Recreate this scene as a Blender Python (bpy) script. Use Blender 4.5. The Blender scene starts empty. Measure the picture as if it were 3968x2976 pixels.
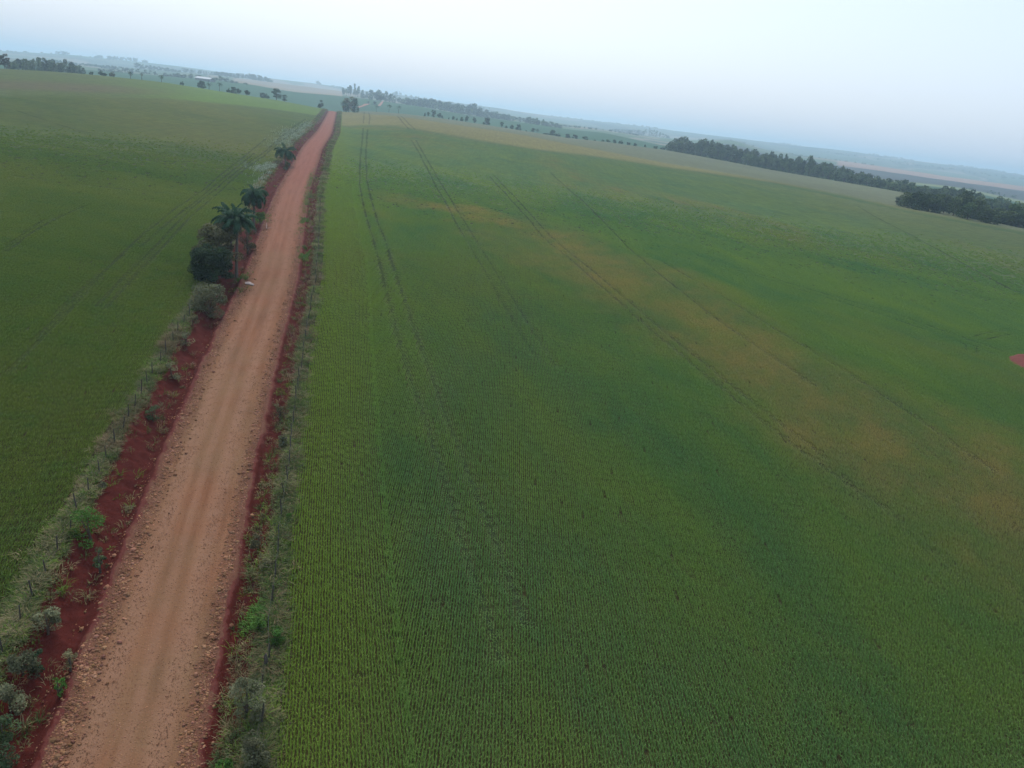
import bpy, math, random
import numpy as np

# ------------------------------------------------------------------ camera
PITCH, ROLL, CAMH = math.radians(19.3), math.atan(.1235), 30.0
FPX = 2978.0                                   # focal length for a 3968 px wide picture
fw = np.array([0, math.cos(PITCH), -math.sin(PITCH)])
r0 = np.array([1., 0, 0]); u0 = np.array([0, math.sin(PITCH), math.cos(PITCH)])
RV = math.cos(ROLL)*r0 + math.sin(ROLL)*u0
UV = -math.sin(ROLL)*r0 + math.cos(ROLL)*u0

scene = bpy.context.scene
col = scene.collection
from mathutils import Matrix, Vector
cam_data = bpy.data.cameras.new('camera')
cam = bpy.data.objects.new('camera', cam_data); col.objects.link(cam)
M = Matrix(((RV[0], UV[0], -fw[0]), (RV[1], UV[1], -fw[1]), (RV[2], UV[2], -fw[2]))).to_4x4()
M.translation = (0, 0, CAMH)
cam.matrix_world = M
cam_data.sensor_width = 36.0; cam_data.lens = 36.0*FPX/3968
cam_data.clip_start = .5; cam_data.clip_end = 30000
scene.camera = cam

# ------------------------------------------------------------------ light and air
SUN_AZ, SUN_EL = math.radians(-14), math.radians(48)      # ahead of the camera, a little to the left
w = bpy.data.worlds.new('World'); scene.world = w; w.use_nodes = True
nt = w.node_tree; nt.nodes.clear()
sky = nt.nodes.new('ShaderNodeTexSky'); sky.sky_type = 'NISHITA'; sky.sun_disc = False
sky.sun_elevation = SUN_EL; sky.sun_rotation = SUN_AZ
sky.air_density = 1.2; sky.dust_density = 5.0; sky.ozone_density = 1.5; sky.altitude = 400
bg = nt.nodes.new('ShaderNodeBackground'); bg.inputs[1].default_value = .109
ow = nt.nodes.new('ShaderNodeOutputWorld')
mxw = nt.nodes.new('ShaderNodeMix'); mxw.data_type = 'RGBA'; mxw.inputs[0].default_value = .62
mxw.inputs[7].default_value = (5.7, 6.9, 8.6, 1)            # veil of thin high cloud over the clear sky
nt.links.new(sky.outputs[0], mxw.inputs[6]); nt.links.new(mxw.outputs[2], bg.inputs[0]); nt.links.new(bg.outputs[0], ow.inputs[0])
sl = bpy.data.lights.new('sun', 'SUN'); sl.energy = 1.5; sl.angle = math.radians(14); sl.color = (1, .95, .86)
so = bpy.data.objects.new('sun', sl); col.objects.link(so)
sd = Vector((math.sin(SUN_AZ)*math.cos(SUN_EL), math.cos(SUN_AZ)*math.cos(SUN_EL), math.sin(SUN_EL)))
so.rotation_euler = sd.to_track_quat('Z', 'Y').to_euler(); so.location = (0, 0, 200)
vs = scene.view_settings
vs.view_transform = 'Standard'; vs.look = 'None'; vs.gamma = 1; vs.use_curve_mapping = False; vs.exposure = .46
try:
    scene.cycles.volume_bounces = 2; scene.cycles.max_bounces = 6; scene.cycles.transparent_max_bounces = 12
except Exception: pass
HAZE_DENSITY = .00029
HAZE_COLOR = (.62, .83, 1.0)

rng = np.random.default_rng(7)
random.seed(7)

# ------------------------------------------------------------------ numeric helpers
def ray(X, Y):
    """azimuth and tangent of depression of the view through a point of the 3968x2976 photograph"""
    X = np.asarray(X, float); Y = np.asarray(Y, float)
    d = fw[:, None]*FPX + RV[:, None]*(X.ravel()-1984) - UV[:, None]*(Y.ravel()-1488)
    az = np.arctan2(d[0], d[1]); td = -d[2]/np.hypot(d[0], d[1])
    return az.reshape(X.shape), td.reshape(X.shape)

def hash2(ix, iy, s):
    h = (ix.astype(np.int64)*374761393 + iy.astype(np.int64)*668265263 + s*1274126177) & 0xffffffff
    h = ((h ^ (h >> 13))*1274126177) & 0xffffffff
    return ((h ^ (h >> 16)) & 0xffff)/65535.0
def vnoise(x, y, s=0):
    x = np.asarray(x, float); y = np.asarray(y, float)
    ix = np.floor(x); iy = np.floor(y); fx = x-ix; fy = y-iy
    fx = fx*fx*(3-2*fx); fy = fy*fy*(3-2*fy)
    a = hash2(ix, iy, s); b = hash2(ix+1, iy, s); c = hash2(ix, iy+1, s); d = hash2(ix+1, iy+1, s)
    return (a*(1-fx)+b*fx)*(1-fy) + (c*(1-fx)+d*fx)*fy
def fbm(x, y, s=0, o=4):
    v = 0; a = .5; t = 0
    for i in range(o):
        v = v + a*vnoise(x, y, s+i*17); t += a; a *= .5; x = x*2.03+3.1; y = y*2.03+1.7
    return v/t
def sstep(a, b, x):
    t = np.clip((x-a)/(b-a), 0, 1); return t*t*(3-2*t)
def gauss(a, sig, axis):
    n = int(sig*3)+1; k = np.exp(-.5*(np.arange(-n, n+1)/sig)**2); k /= k.sum()
    pad = [(0, 0)]*a.ndim; pad[axis] = (n, n)
    p = np.pad(a, pad, mode='edge'); out = 0
    for i, kk in enumerate(k):
        sl_ = [slice(None)]*a.ndim; sl_[axis] = slice(i, i+a.shape[axis]); out = out + kk*p[tuple(sl_)]
    return out

# ------------------------------------------------------------------ relief: ridges seen from the air, each at its own distance
def line(pts):
    p = np.array(pts, float); az, td = ray(p[:, 0], p[:, 1]); r = p[:, 2]
    return az, r, CAMH - r*td
LT = line([(0,264,600),(180,273,610),(360,287,625),(630,316,650),(900,359,690),(1076,386,720),(1238,416,760),(1302,429,780),(1345,434,770),
           (1400,440,720),(1550,452,620),(1700,475,580),(2000,520,540),(2200,560,500),(2560,632,460),(3000,705,430),(3380,785,390),(3500,812,375),(3968,905,340)])
LK = line([(0,272,760),(630,325,820),(1076,394,880),(1302,436,930),(1345,434,930),(1400,427,920),(1559,439,900),(1725,459,880),(1942,492,850),(2200,534,820),(2303,543,800),
           (2588,581,770),(3000,659,700),(3238,699,660),(3508,745,600),(3700,790,560),(3968,850,520)])
LM = line([(0,246,1400),(300,268,1400),(700,300,1450),(827,310,1450),(960,324,1500),(1134,355,1500),(1315,369,1500),(1472,389,1500),(1566,403,1450),(1671,419,1400),
           (1809,446,1350),(1979,468,1350),(2200,501,1300),(2344,514,1300),(2466,543,1250),(2588,567,1200),(2800,600,1150),(3300,690,1100),(3720,732,1100),(3968,790,1100)])
LJ = line([(0,222,2600),(400,256,2600),(700,280,2600),(960,308,2600),(1250,345,2600),(1500,378,2500),(1800,420,2500),(2100,470,2500),(2300,497,2400),(2500,527,2400),(2640,543,2500),
           (2710,543,2500),(2790,543,2500),(2840,539,2500),(2880,553,2500),(2950,578,2500),(3141,607,2500),(3383,640,2500),(3700,690,2500),(3968,722,2500)])
LS = line([(0,196,4400),(230,210,4400),(470,233,4300),(575,245,4200),(700,258,4200),(870,281,4100),(1060,305,4000),(1230,322,4200),(1330,340,4300),(1500,361,4500),(1600,373,4600),
           (1740,394,4600),(1921,417,4600),(2000,431,4700),(2100,445,4800),(2279,467,5000),(2466,487,5200),(2531,496,5200),(2670,514,5200),(2900,542,5400),(3108,568,5500),
           (3286,585,5600),(3431,607,5700),(3624,633,5800),(3817,655,5800),(3968,679,5800)])
AZG = np.radians(np.arange(-60, 60.01, .2)); RG = np.exp(np.linspace(math.log(8), math.log(9500), 620))
def at(L, az): return np.interp(az, L[0], L[1]), np.interp(az, L[0], L[2])
def pchip(x, y, xq):
    h = np.diff(x); dl = np.diff(y)/h; m = np.zeros_like(y)
    for i in range(1, len(x)-1):
        if dl[i-1]*dl[i] > 0:
            w1 = 2*h[i]+h[i-1]; w2 = h[i]+2*h[i-1]; m[i] = (w1+w2)/(w1/dl[i-1]+w2/dl[i])
    m[0] = dl[0]*.3; m[-1] = dl[-1]
    k = np.clip(np.searchsorted(x, xq)-1, 0, len(x)-2); t = np.clip((xq-x[k])/h[k], 0, 1)
    return (2*t**3-3*t**2+1)*y[k] + (t**3-2*t**2+t)*h[k]*m[k] + (-2*t**3+3*t**2)*y[k+1] + (t**3-t**2)*h[k]*m[k+1]
ZT = np.zeros((len(AZG), len(RG)))
near_r = np.array([30, 45, 62, 90, 130, 190, 280]); near_z = np.array([.4, 1.4, 2.7, 4.4, 6.6, 8.8, 10.6])
for i, a in enumerate(AZG):
    rT, zT = at(LT, a); rK, zK = at(LK, a); rM, zM = at(LM, a); rJ, zJ = at(LJ, a); rS, zS = at(LS, a)
    fac = float(np.interp(math.degrees(a), [-35, -15, 5, 31], [1.0, 1.0, .85, .6]))
    nz = near_z*fac; nr = near_r.copy()
    keep = nr < rT*.72
    tdM = (CAMH-zM)/rM; tdK = (CAMH-zK)/rK
    hid = float(np.interp(math.degrees(a), [-60, -14.4, -13, 60], [1, 1, 0, 0]))
    # dip between the near crest and the second one, visible only on the right
    xs = list(nr[keep]) + [rT*.86, rT, (rT+rK)/2, rK, rK*1.16, (rK*1.16+rM)/2, rM, rM*1.22, rJ, rJ*1.25, rS, 7000, 9500]
    tdT = (CAMH-zT)/rT
    zmid = (zT+zK)/2 - .4 - 1.5*hid
    mzz = CAMH-(rK*1.16+rM)/2*(tdM*.5+tdK*.5+.0008)
    ys = list(nz[keep]) + [zT-.10-.02*(rT*.14)*(.6), zT, zmid, zK, CAMH-rK*1.16*(tdK+.0030), mzz, zM, CAMH-rM*1.22*(tdM+.0008),
                           zJ, CAMH-rJ*1.25*((CAMH-zJ)/rJ+.0006), zS, zS-70, zS-160]
    ZT[i] = pchip(np.log(np.array(xs, float)), np.array(ys, float), np.log(RG))
    ZT[i][RG < 30] = nz[0]
ZT = gauss(gauss(ZT, 3.0, 0), 3.0, 1)
def zbase(x, y):
    x = np.asarray(x, float); y = np.asarray(y, float)
    r = np.maximum(np.hypot(x, y), 8.01); a = np.arctan2(x, y)
    # outside the fan the relief closes on itself behind the camera
    aa = np.where(np.abs(a) > AZG[-1], 0, a)
    def samp(aq):
        fi = np.clip((aq-AZG[0])/(AZG[1]-AZG[0]), 0, len(AZG)-1.001); fj = np.clip((np.log(r)-math.log(8))/(math.log(9500)-math.log(8))*(len(RG)-1), 0, len(RG)-1.001)
        i = fi.astype(int); j = fj.astype(int); u = fi-i; v = fj-j
        return (ZT[i, j]*(1-u)+ZT[i+1, j]*u)*(1-v) + (ZT[i, j+1]*(1-u)+ZT[i+1, j+1]*u)*v
    b = sstep(AZG[-1], math.pi, np.abs(a))
    zl = samp(np.full_like(r, AZG[0])); zr = samp(np.full_like(r, AZG[-1]))
    z_out = np.where(a < 0, zl*(1-b*.5)+zr*b*.5, zr*(1-b*.5)+zl*b*.5)
    z = np.where(np.abs(a) > AZG[-1], z_out, samp(aa))
    und = (fbm(x/60, y/60, 5, 3)-.5)*1.1*sstep(25, 90, r)*(1-sstep(300, 500, r)) + (fbm(x/210, y/210, 9, 4)-.5)*9*sstep(1300, 2000, r)
    return z + und
def hit(X, Y, rmin=12, rmax=9000):
    """ground point seen at a photograph point"""
    a, td = ray(np.array([X]), np.array([Y])); a = float(a[0]); td = float(td[0])
    rs = np.exp(np.linspace(math.log(rmin), math.log(rmax), 3000))
    g = zbase(rs*math.sin(a), rs*math.cos(a)) - (CAMH-rs*td)
    k = np.argmax(g > 0)
    if g[k] <= 0: return None
    t = g[k-1]/(g[k-1]-g[k]) if k else 0
    r = rs[k-1]+(rs[k]-rs[k-1])*t if k else rs[0]
    return np.array([r*math.sin(a), r*math.cos(a)])

# ------------------------------------------------------------------ the road line
rp = [(502,2835),(702,2076),(738,1975),(830,1700),(955,1300),(1050,1078),(1095,886),(1130,741),(1175,645),(1212,563),(1259,505),(1312,429.5)]
pts = np.array([hit(*p, rmax=779) if hit(*p, rmax=779) is not None else [0, 0] for p in rp]); pts = pts[pts[:, 1] > 1]
yk = np.array([p[1] for p in pts]); xk = np.array([p[0] for p in pts])
ysm = np.linspace(-60, 980, 2081)
lin0 = np.polyfit(yk, xk, 1, w=1/np.sqrt(yk))
res = xk-np.polyval(lin0, yk)
xsm = np.polyval(lin0, ysm) + np.interp(ysm, yk, res)
xsm = gauss(xsm[None], 24, 1)[0]
print('road fit', lin0, list(zip(yk.round(), res.round(2))))
RN = np.array([math.cos(math.atan(lin0[0])), -math.sin(math.atan(lin0[0]))])      # unit vector to the right of the road
RT = np.array([-RN[1], RN[0]])
def road_x(y): return np.interp(y, ysm, xsm)
def road_d(x, y):
    s = np.gradient(xsm, ysm); sl2 = np.interp(y, ysm, s)
    return (x-road_x(y))/np.sqrt(1+sl2**2)
def road_fade(y): return 1-sstep(900, 960, y)
# cross-section of the corridor: offset from the middle of the road -> height against the fields
CD = np.array([-9.5,-7.6,-7.0,-6.3,-5.9,-5.2,-4.6,-4.15,-3.8,-3.5,-3.2,-1.6,0,1.6,3.1,3.4,3.7,4.0,4.4,4.9,5.3,6.2,6.8,8.5])
CZ = np.array([0,.02,.16,.12,-.12,-.62,-1.0,-1.02,-.70,-.58,-.66,-.56,-.5,-.56,-.66,-.56,-.66,-.86,-.88,-.45,-.05,.12,.05,0])
def corridor(d, s):
    wig = (fbm(s/3.1, d*0+3, 21, 3)-.5)*.9; wigr = (fbm(s/3.1, d*0+8, 22, 3)-.5)*.9
    dd = d + np.where(d < 0, wig*sstep(-3.3, -4.6, d)*sstep(-9, -7.4, d), wigr*sstep(3.4, 4.4, d)*sstep(8.4, 7, d))
    return np.interp(dd, CD, CZ)
def zground(x, y):
    x = np.asarray(x, float); y = np.asarray(y, float); d = road_d(x, y)
    return zbase(x, y) + np.where((np.abs(d) < 9) & (y < 950) & (y > -50), corridor(d, y)*road_fade(y), 0)

# ------------------------------------------------------------------ object helpers
def tag(o, label=None, cat=None, group=None, kind=None):
    if label: o['label'] = label
    if cat: o['category'] = cat
    if group: o['group'] = group
    if kind: o['kind'] = kind
    return o
def mesh(name, V, Fq=None, Ft=None, smooth=False):
    me = bpy.data.meshes.new(name); V = np.asarray(V, np.float32)
    nq = 0 if Fq is None else len(Fq); ntr = 0 if Ft is None else len(Ft)
    me.vertices.add(len(V)); me.vertices.foreach_set('co', V.ravel())
    idx = []; 
    if nq: idx.append(np.asarray(Fq, np.int32).ravel())
    if ntr: idx.append(np.asarray(Ft, np.int32).ravel())
    idx = np.concatenate(idx); me.loops.add(len(idx)); me.loops.foreach_set('vertex_index', idx)
    me.polygons.add(nq+ntr)
    st = np.concatenate([np.arange(nq)*4, nq*4+np.arange(ntr)*3]).astype(np.int32)
    me.polygons.foreach_set('loop_start', st)
    me.polygons.foreach_set('use_smooth', np.full(nq+ntr, smooth))
    me.update(calc_edges=True); return me
def link(name, me, mat=None, parent=None):
    if mat is not None and len(me.materials) == 0: me.materials.append(mat)
    o = bpy.data.objects.new(name, me); col.objects.link(o)
    if parent is not None: o.parent = parent
    return o
def empty(name, loc, rz=0):
    o = bpy.data.objects.new(name, None); col.objects.link(o); o.location = loc; o.rotation_euler = (0, 0, rz); o.empty_display_size = .5
    return o
def vcol(me, name, C):
    at_ = me.attributes.new(name, 'FLOAT_COLOR', 'POINT'); C = np.asarray(C, np.float32)
    if C.shape[1] == 3: C = np.concatenate([C, np.ones((len(C), 1), np.float32)], 1)
    at_.data.foreach_set('color', C.ravel())
def tube(pts, rad, n=7, closed_end=True):
    P = np.array(pts, float); rad = np.array(rad, float); V = []; F = []
    for i in range(len(P)):
        t = P[min(i+1, len(P)-1)]-P[max(i-1, 0)]; t /= np.linalg.norm(t)+1e-9
        a = np.cross(t, [0, 0, 1.]); 
        if np.linalg.norm(a) < .1: a = np.cross(t, [1., 0, 0])
        a /= np.linalg.norm(a); b = np.cross(t, a)
        for k in range(n):
            th = 2*math.pi*k/n; V.append(P[i]+rad[i]*(math.cos(th)*a+math.sin(th)*b))
    for i in range(len(P)-1):
        for k in range(n): F.append((i*n+k, i*n+(k+1) % n, (i+1)*n+(k+1) % n, (i+1)*n+k))
    V = list(V); T = []
    if closed_end:
        V.append(P[-1]); c = len(V)-1; b0 = (len(P)-1)*n
        T = [(b0+k, b0+(k+1) % n, c) for k in range(n)]
    return np.array(V), np.array(F), np.array(T, int).reshape(-1, 3)
class MB:
    def __init__(s): s.V = []; s.Q = []; s.T = []; s.n = 0
    def add(s, V, Q=None, T=None):
        V = np.asarray(V, float)
        if Q is not None and len(Q): s.Q.append(np.asarray(Q)+s.n)
        if T is not None and len(T): s.T.append(np.asarray(T)+s.n)
        s.V.append(V); s.n += len(V); return s
    def box(s, c, sz, rz=0):
        c = np.array(c, float); sx, sy, sz_ = np.array(sz, float)/2
        v = np.array([(x, y, z) for z in (-sz_, sz_) for y in (-sy, sy) for x in (-sx, sx)])
        ca, sa = math.cos(rz), math.sin(rz); v = np.c_[v[:, 0]*ca-v[:, 1]*sa, v[:, 0]*sa+v[:, 1]*ca, v[:, 2]]+c
        return s.add(v, [(0,2,3,1),(4,5,7,6),(0,1,5,4),(2,6,7,3),(0,4,6,2),(1,3,7,5)])
    def me(s, name, smooth=False):
        return mesh(name, np.concatenate(s.V), np.concatenate(s.Q) if s.Q else None, np.concatenate(s.T) if s.T else None, smooth)

# ------------------------------------------------------------------ materials
def newmat(name):
    m = bpy.data.materials.new(name); m.use_nodes = True; m.node_tree.nodes.clear(); return m, m.node_tree
class N:
    """small node-writing helper"""
    def __init__(s, nt): s.nt = nt
    def node(s, t, **k):
        n = s.nt.nodes.new(t)
        for a, b in k.items(): setattr(n, a, b)
        return n
    def put(s, n, i, v):
        if v is None: return
        if isinstance(v, bpy.types.NodeSocket): s.nt.links.new(v, n.inputs[i])
        else: n.inputs[i].default_value = v
    def pos(s): return s.node('ShaderNodeNewGeometry').outputs['Position']
    def noise(s, vec, scale, detail=3, rough=.55, dist=0):
        n = s.node('ShaderNodeTexNoise'); s.put(n, 'Vector', vec); s.put(n, 'Scale', scale); s.put(n, 'Detail', detail); s.put(n, 'Roughness', rough); s.put(n, 'Distortion', dist)
        return n.outputs['Fac']
    def mapping(s, vec, rot=0, scale=(1, 1, 1), loc=(0, 0, 0)):
        if rot:
            n = s.node('ShaderNodeMapping'); n.vector_type = 'POINT'; s.put(n, 'Vector', vec); s.put(n, 'Rotation', (0, 0, rot)); vec = n.outputs[0]
        n = s.node('ShaderNodeMapping'); n.vector_type = 'POINT'; s.put(n, 'Vector', vec); s.put(n, 'Scale', scale); s.put(n, 'Location', loc)
        return n.outputs[0]
    def ramp(s, f, a, b, ca=0, cb=1):
        n = s.node('ShaderNodeMapRange'); n.clamp = True; s.put(n, 0, f); s.put(n, 1, a); s.put(n, 2, b); s.put(n, 3, ca); s.put(n, 4, cb); return n.outputs[0]
    def math(s, op, a, b=0.0, c=0.0):
        n = s.node('ShaderNodeMath', operation=op); s.put(n, 0, a); s.put(n, 1, b); s.put(n, 2, c); return n.outputs[0]
    def mix(s, f, a, b, bt='MIX'):
        n = s.node('ShaderNodeMix', data_type='RGBA', blend_type=bt)
        s.put(n, 0, f)
        for i, v in ((6, a), (7, b)):
            if isinstance(v, tuple) and len(v) == 3: v = v+(1,)
            s.put(n, i, v)
        return n.outputs[2]
    def dot(s, vec, v, c):
        n = s.node('ShaderNodeVectorMath', operation='DOT_PRODUCT'); s.put(n, 0, vec); s.put(n, 1, v); return s.math('ADD', n.outputs['Value'], c)
    def attr(s, name):
        return s.node('ShaderNodeAttribute', attribute_name=name)
    def out(s, bsdf):
        o = s.node('ShaderNodeOutputMaterial'); s.nt.links.new(bsdf, o.inputs[0])
    def diffuse(s, colr, rough=.9, normal=None, spec=.15):
        n = s.node('ShaderNodeBsdfPrincipled'); s.put(n, 'Base Color', colr if not (isinstance(colr, tuple) and len(colr) == 3) else colr+(1,))
        s.put(n, 'Roughness', rough); s.put(n, 'Specular IOR Level', spec)
        if normal is not None: s.nt.links.new(normal, n.inputs['Normal'])
        return n.outputs[0]
    def bump(s, h, strength=.5, dist=.1):
        n = s.node('ShaderNodeBump'); s.put(n, 'Height', h); s.put(n, 'Strength', strength); s.put(n, 'Distance', dist); return n.outputs[0]

# crop colour as a node group of world position, shared by the ground and by the standing crop
def road_line_dot():
    # signed distance to the road as a linear function of position (the near road is straight)
    x0 = float(road_x(70)); return (RN[0], RN[1], 0.0), -(RN[0]*x0+RN[1]*70)
def make_group(name, right):
    g = bpy.data.node_groups.new(name, 'ShaderNodeTree')
    g.interface.new_socket('Color', in_out='OUTPUT', socket_type='NodeSocketColor')
    n = N(g); go = g.nodes.new('NodeGroupOutput'); P = n.pos()
    v, c = road_line_dot(); d = n.dot(P, v, c)
    if right:
        m1 = n.mapping(P, rot=math.radians(-22), scale=(1, .40, 1))
        big = n.noise(m1, .016, 3, .5, .6)
        mid = n.noise(m1, .075, 4, .6, .4)
        sm = n.noise(n.mapping(P, rot=math.radians(-3), scale=(1, .4, 1)), .33, 3, .6)
        colr = n.mix(n.ramp(mid, .30, .66), (.048, .098, .034), (.082, .122, .026))
        colr = n.mix(n.ramp(sm, .5, .78, 0, .7), colr, (.078, .120, .028))
        yel = n.math('MULTIPLY', n.ramp(big, .47, .64), n.ramp(mid, .34, .60))
        colr = n.mix(n.math('MULTIPLY', yel, .6), colr, (.105, .108, .028))
        brown = n.math('MULTIPLY', n.ramp(big, .52, .66), n.ramp(n.noise(m1, .14, 3, .6, .5), .50, .68))
        colr = n.mix(n.math('MULTIPLY', brown, .5), colr, (.140, .088, .038))
        wv = n.math('MULTIPLY', n.math('SUBTRACT', n.noise(P, .045, 5, .65), .5), 42.0)
        b1 = n.ramp(n.math('ABSOLUTE', n.math('ADD', n.dot(P, (.922, .388, 0), -65.5), wv)), 3, 17, 1, 0)
        b1 = n.math('MULTIPLY', b1, n.ramp(n.dot(P, (-.388, .922, 0), 0), 150, 172, 1, 0))
        b2 = n.ramp(n.math('ABSOLUTE', n.math('ADD', n.dot(P, (.5, .866, 0), -142.5), wv)), 3, 9, 1, 0)
        b2 = n.math('MULTIPLY', b2, n.ramp(n.math('ABSOLUTE', n.dot(P, (1, 0, 0), 12)), 14, 30, 1, 0))
        bb = n.math('MULTIPLY', n.math('MAXIMUM', b1, b2), n.ramp(n.noise(n.mapping(P, rot=.4, scale=(1, .5, 1)), .13, 5, .72), .34, .64, .25, 1))
        colr = n.mix(n.math('MULTIPLY', bb, .74), colr, (.170, .122, .044))
        edge = n.math('ADD', d, n.math('MULTIPLY', n.math('SUBTRACT', n.noise(P, .12, 3), .5), 6.0))
        colr = n.mix(n.ramp(edge, 8.0, 16, .75, 0), colr, (.092, .130, .016))
    else:
        m1 = n.mapping(P, rot=math.radians(20), scale=(.45, 1, 1))
        big = n.noise(m1, .012, 3, .5, .5)
        mid = n.noise(m1, .06, 4, .6, .4)
        colr = n.mix(n.ramp(mid, .36, .64), (.044, .074, .014), (.068, .090, .016))
        colr = n.mix(n.ramp(big, .42, .64, 0, .75), colr, (.098, .098, .022))
        colr = n.mix(n.ramp(n.noise(P, .4, 3, .6), .5, .8, 0, .5), colr, (.030, .075, .018))
    g.links.new(colr, go.inputs[0]); return g
G_R = make_group('right_crop_colour', True); G_L = make_group('left_crop_colour', False)
def use(n, g):
    q = n.node('ShaderNodeGroup'); q.node_tree = g; return q.outputs[0]

# ground sheet
m_ground, t_ = newmat('field_ground'); n = N(t_)
P = n.pos(); cov = n.attr('cover').outputs['Color']; mk = n.attr('mask').outputs['Color']
sp = n.node('ShaderNodeSeparateColor'); n.put(sp, 0, mk)
lf = n.mix(n.ramp(n.noise(P, .05, 4), .3, .7, .25, 0), cov, (.13, .12, .07))
c1 = n.mix(sp.outputs[0], cov, use(n, G_R)); c1 = n.mix(sp.outputs[1], c1, use(n, G_L))
wav = n.noise(n.mapping(P, rot=math.radians(-6), scale=(.45, 1.7, 1)), .55, 5, .68, .6)
c1 = n.mix(1.0, c1, n.mix(n.ramp(wav, .3, .72), (.60, .60, .60), (1.34, 1.34, 1.30)), 'MULTIPLY')  # shading of the crop's wave crests painted in as colour contrast
rows_ = n.noise(n.mapping(P, rot=math.radians(-2.5), scale=(1, .035, 1)), 1.1, 4, .7)
c1 = n.mix(1.0, c1, n.mix(n.ramp(rows_, .3, .7), (.84, .84, .84), (1.14, 1.14, 1.14)), 'MULTIPLY')
fine = n.noise(P, 3.2, 3, .7)
c1 = n.mix(1.0, c1, n.mix(n.ramp(fine, .3, .7), (.70, .70, .70), (1.30, 1.30, 1.30)), 'MULTIPLY')
far = n.noise(P, .006, 5, .6, .4)
c1 = n.mix(1.0, c1, n.mix(n.ramp(far, .3, .7), (.86, .86, .86), (1.12, 1.12, 1.12)), 'MULTIPLY')
c1 = n.mix(n.math('MULTIPLY', sp.outputs[2], .8), c1, n.mix(n.noise(P, 6, 3), (.020, .014, .008), (.050, .024, .015)))
hh = n.math('ADD', n.math('MULTIPLY', wav, .5), n.math('MULTIPLY', fine, .35))
n.out(n.diffuse(c1, 1.0, n.bump(hh, .8, .35), .05))

# road corridor: tracks, gravel, red earth banks, weedy verge
m_road, t_ = newmat('red_dirt_road'); n = N(t_)
P = n.pos(); at_ = n.attr('lane'); se = n.node('ShaderNodeSeparateColor'); n.put(se, 0, at_.outputs['Color'])
D = n.math('SUBTRACT', n.math('MULTIPLY', se.outputs[0], 20.0), 10.0)                     # metres right of the middle
cxy = n.node('ShaderNodeCombineXYZ'); n.put(cxy, 0, D); n.put(cxy, 1, n.math('MULTIPLY', se.outputs[1], 1000.0)); LV = cxy.outputs[0]
sN = n.mapping(LV, scale=(1, .05, 1))
streak = n.noise(sN, 1.5, 4, .6); s2 = n.noise(sN, 5.0, 3, .6)
base = n.mix(n.ramp(streak, .3, .7), (.165, .070, .036), (.245, .112, .060))
base = n.mix(n.ramp(n.noise(P, .11, 3), .40, .62, 0, .75), base, (.195, .112, .060))
base = n.mix(n.ramp(n.noise(n.mapping(LV, scale=(1, .18, 1)), .5, 3, .6), .5, .72, 0, .6), base, (.120, .062, .034))
def lane(c, wd, wob):
    e = n.math('ABSOLUTE', n.math('SUBTRACT', n.math('ADD', D, n.math('MULTIPLY', n.math('SUBTRACT', n.noise(sN, .35, 2), .5), wob)), c))
    return n.ramp(e, wd*.35, wd, 1, 0)
for c_, w_, a_ in ((-1.55, .7, .65), (-.1, .45, .45), (1.4, .7, .65)):
    base = n.mix(n.math('MULTIPLY', n.math('MULTIPLY', lane(c_, w_, 1.3), a_), n.ramp(n.noise(LV, .8, 4, .7), .3, .6, .35, 1)), base, (.270, .144, .090))
base = n.mix(n.ramp(se.outputs[1], .075, .22, 0, .75), base, n.mix(streak, (.175, .056, .040), (.275, .104, .078)))
pb = n.node('ShaderNodeTexVoronoi'); n.put(pb, 'Vector', P); n.put(pb, 'Scale', 13.0)
peb = n.ramp(pb.outputs['Distance'], .12, .34, 1, 0)
stc = n.mix(pb.outputs['Color'], (.080, .045, .028), (.30, .175, .110))
amt = n.math('MULTIPLY', peb, n.ramp(n.math('ABSOLUTE', D), 1.2, 2.8, .32, .95))
base = n.mix(amt, base, stc)
e2 = n.math('ADD', n.math('ADD', n.math('ABSOLUTE', D), n.math('MULTIPLY', n.math('SUBTRACT', n.noise(P, .22, 3, .6), .5), 1.1)), n.math('MULTIPLY', n.math('SUBTRACT', n.noise(P, .9, 4, .65), .5), 1.3))
edgec = n.mix(n.noise(P, 3, 4, .7), (.10, .040, .026), (.18, .080, .052))
base = n.mix(n.ramp(e2, 2.3, 3.2), base, n.mix(amt, edgec, stc))
berm = n.mix(n.noise(P, 2.2, 4, .7), (.085, .022, .018), (.150, .048, .038))
base = n.mix(n.ramp(e2, 3.38, 3.46), base, berm)
soil = n.mix(n.noise(P, 1.6, 5, .7), (.050, .010, .008), (.100, .021, .016))
base = n.mix(n.ramp(e2, 3.60, 3.70), base, soil)
soil = n.mix(n.ramp(se.outputs[1], .14, .34, 0, .8), soil, (.050, .062, .028))
vg = n.mix(n.noise(P, 1.2, 5, .7), (.060, .040, .022), (.085, .085, .035))
vL = n.math('MULTIPLY', n.ramp(n.math('ADD', D, n.math('MULTIPLY', n.math('SUBTRACT', n.noise(P, .7, 4, .6), .5), 1.8)), -6.7, -6.3, 1, 0), 1.0)
vR = n.ramp(n.math('ADD', D, n.math('MULTIPLY', n.math('SUBTRACT', n.noise(P, .7, 4, .6), .5), 1.6)), 5.2, 5.7, 0, 1)
base = n.mix(n.math('MULTIPLY', n.math('MAXIMUM', vL, vR), .9), base, vg)
sf = n.ramp(se.outputs[1], .09, .25, .85, 0); sc_ = n.mix(n.noise(P, 6, 3), (.020, .014, .008), (.050, .024, .015))
base = n.mix(n.ramp(D, -7.9, -7.5, 1, 0), base, n.mix(sf, use(n, G_L), sc_)); base = n.mix(n.ramp(D, 6.3, 6.6, 0, 1), base, n.mix(sf, use(n, G_R), sc_))
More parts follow.
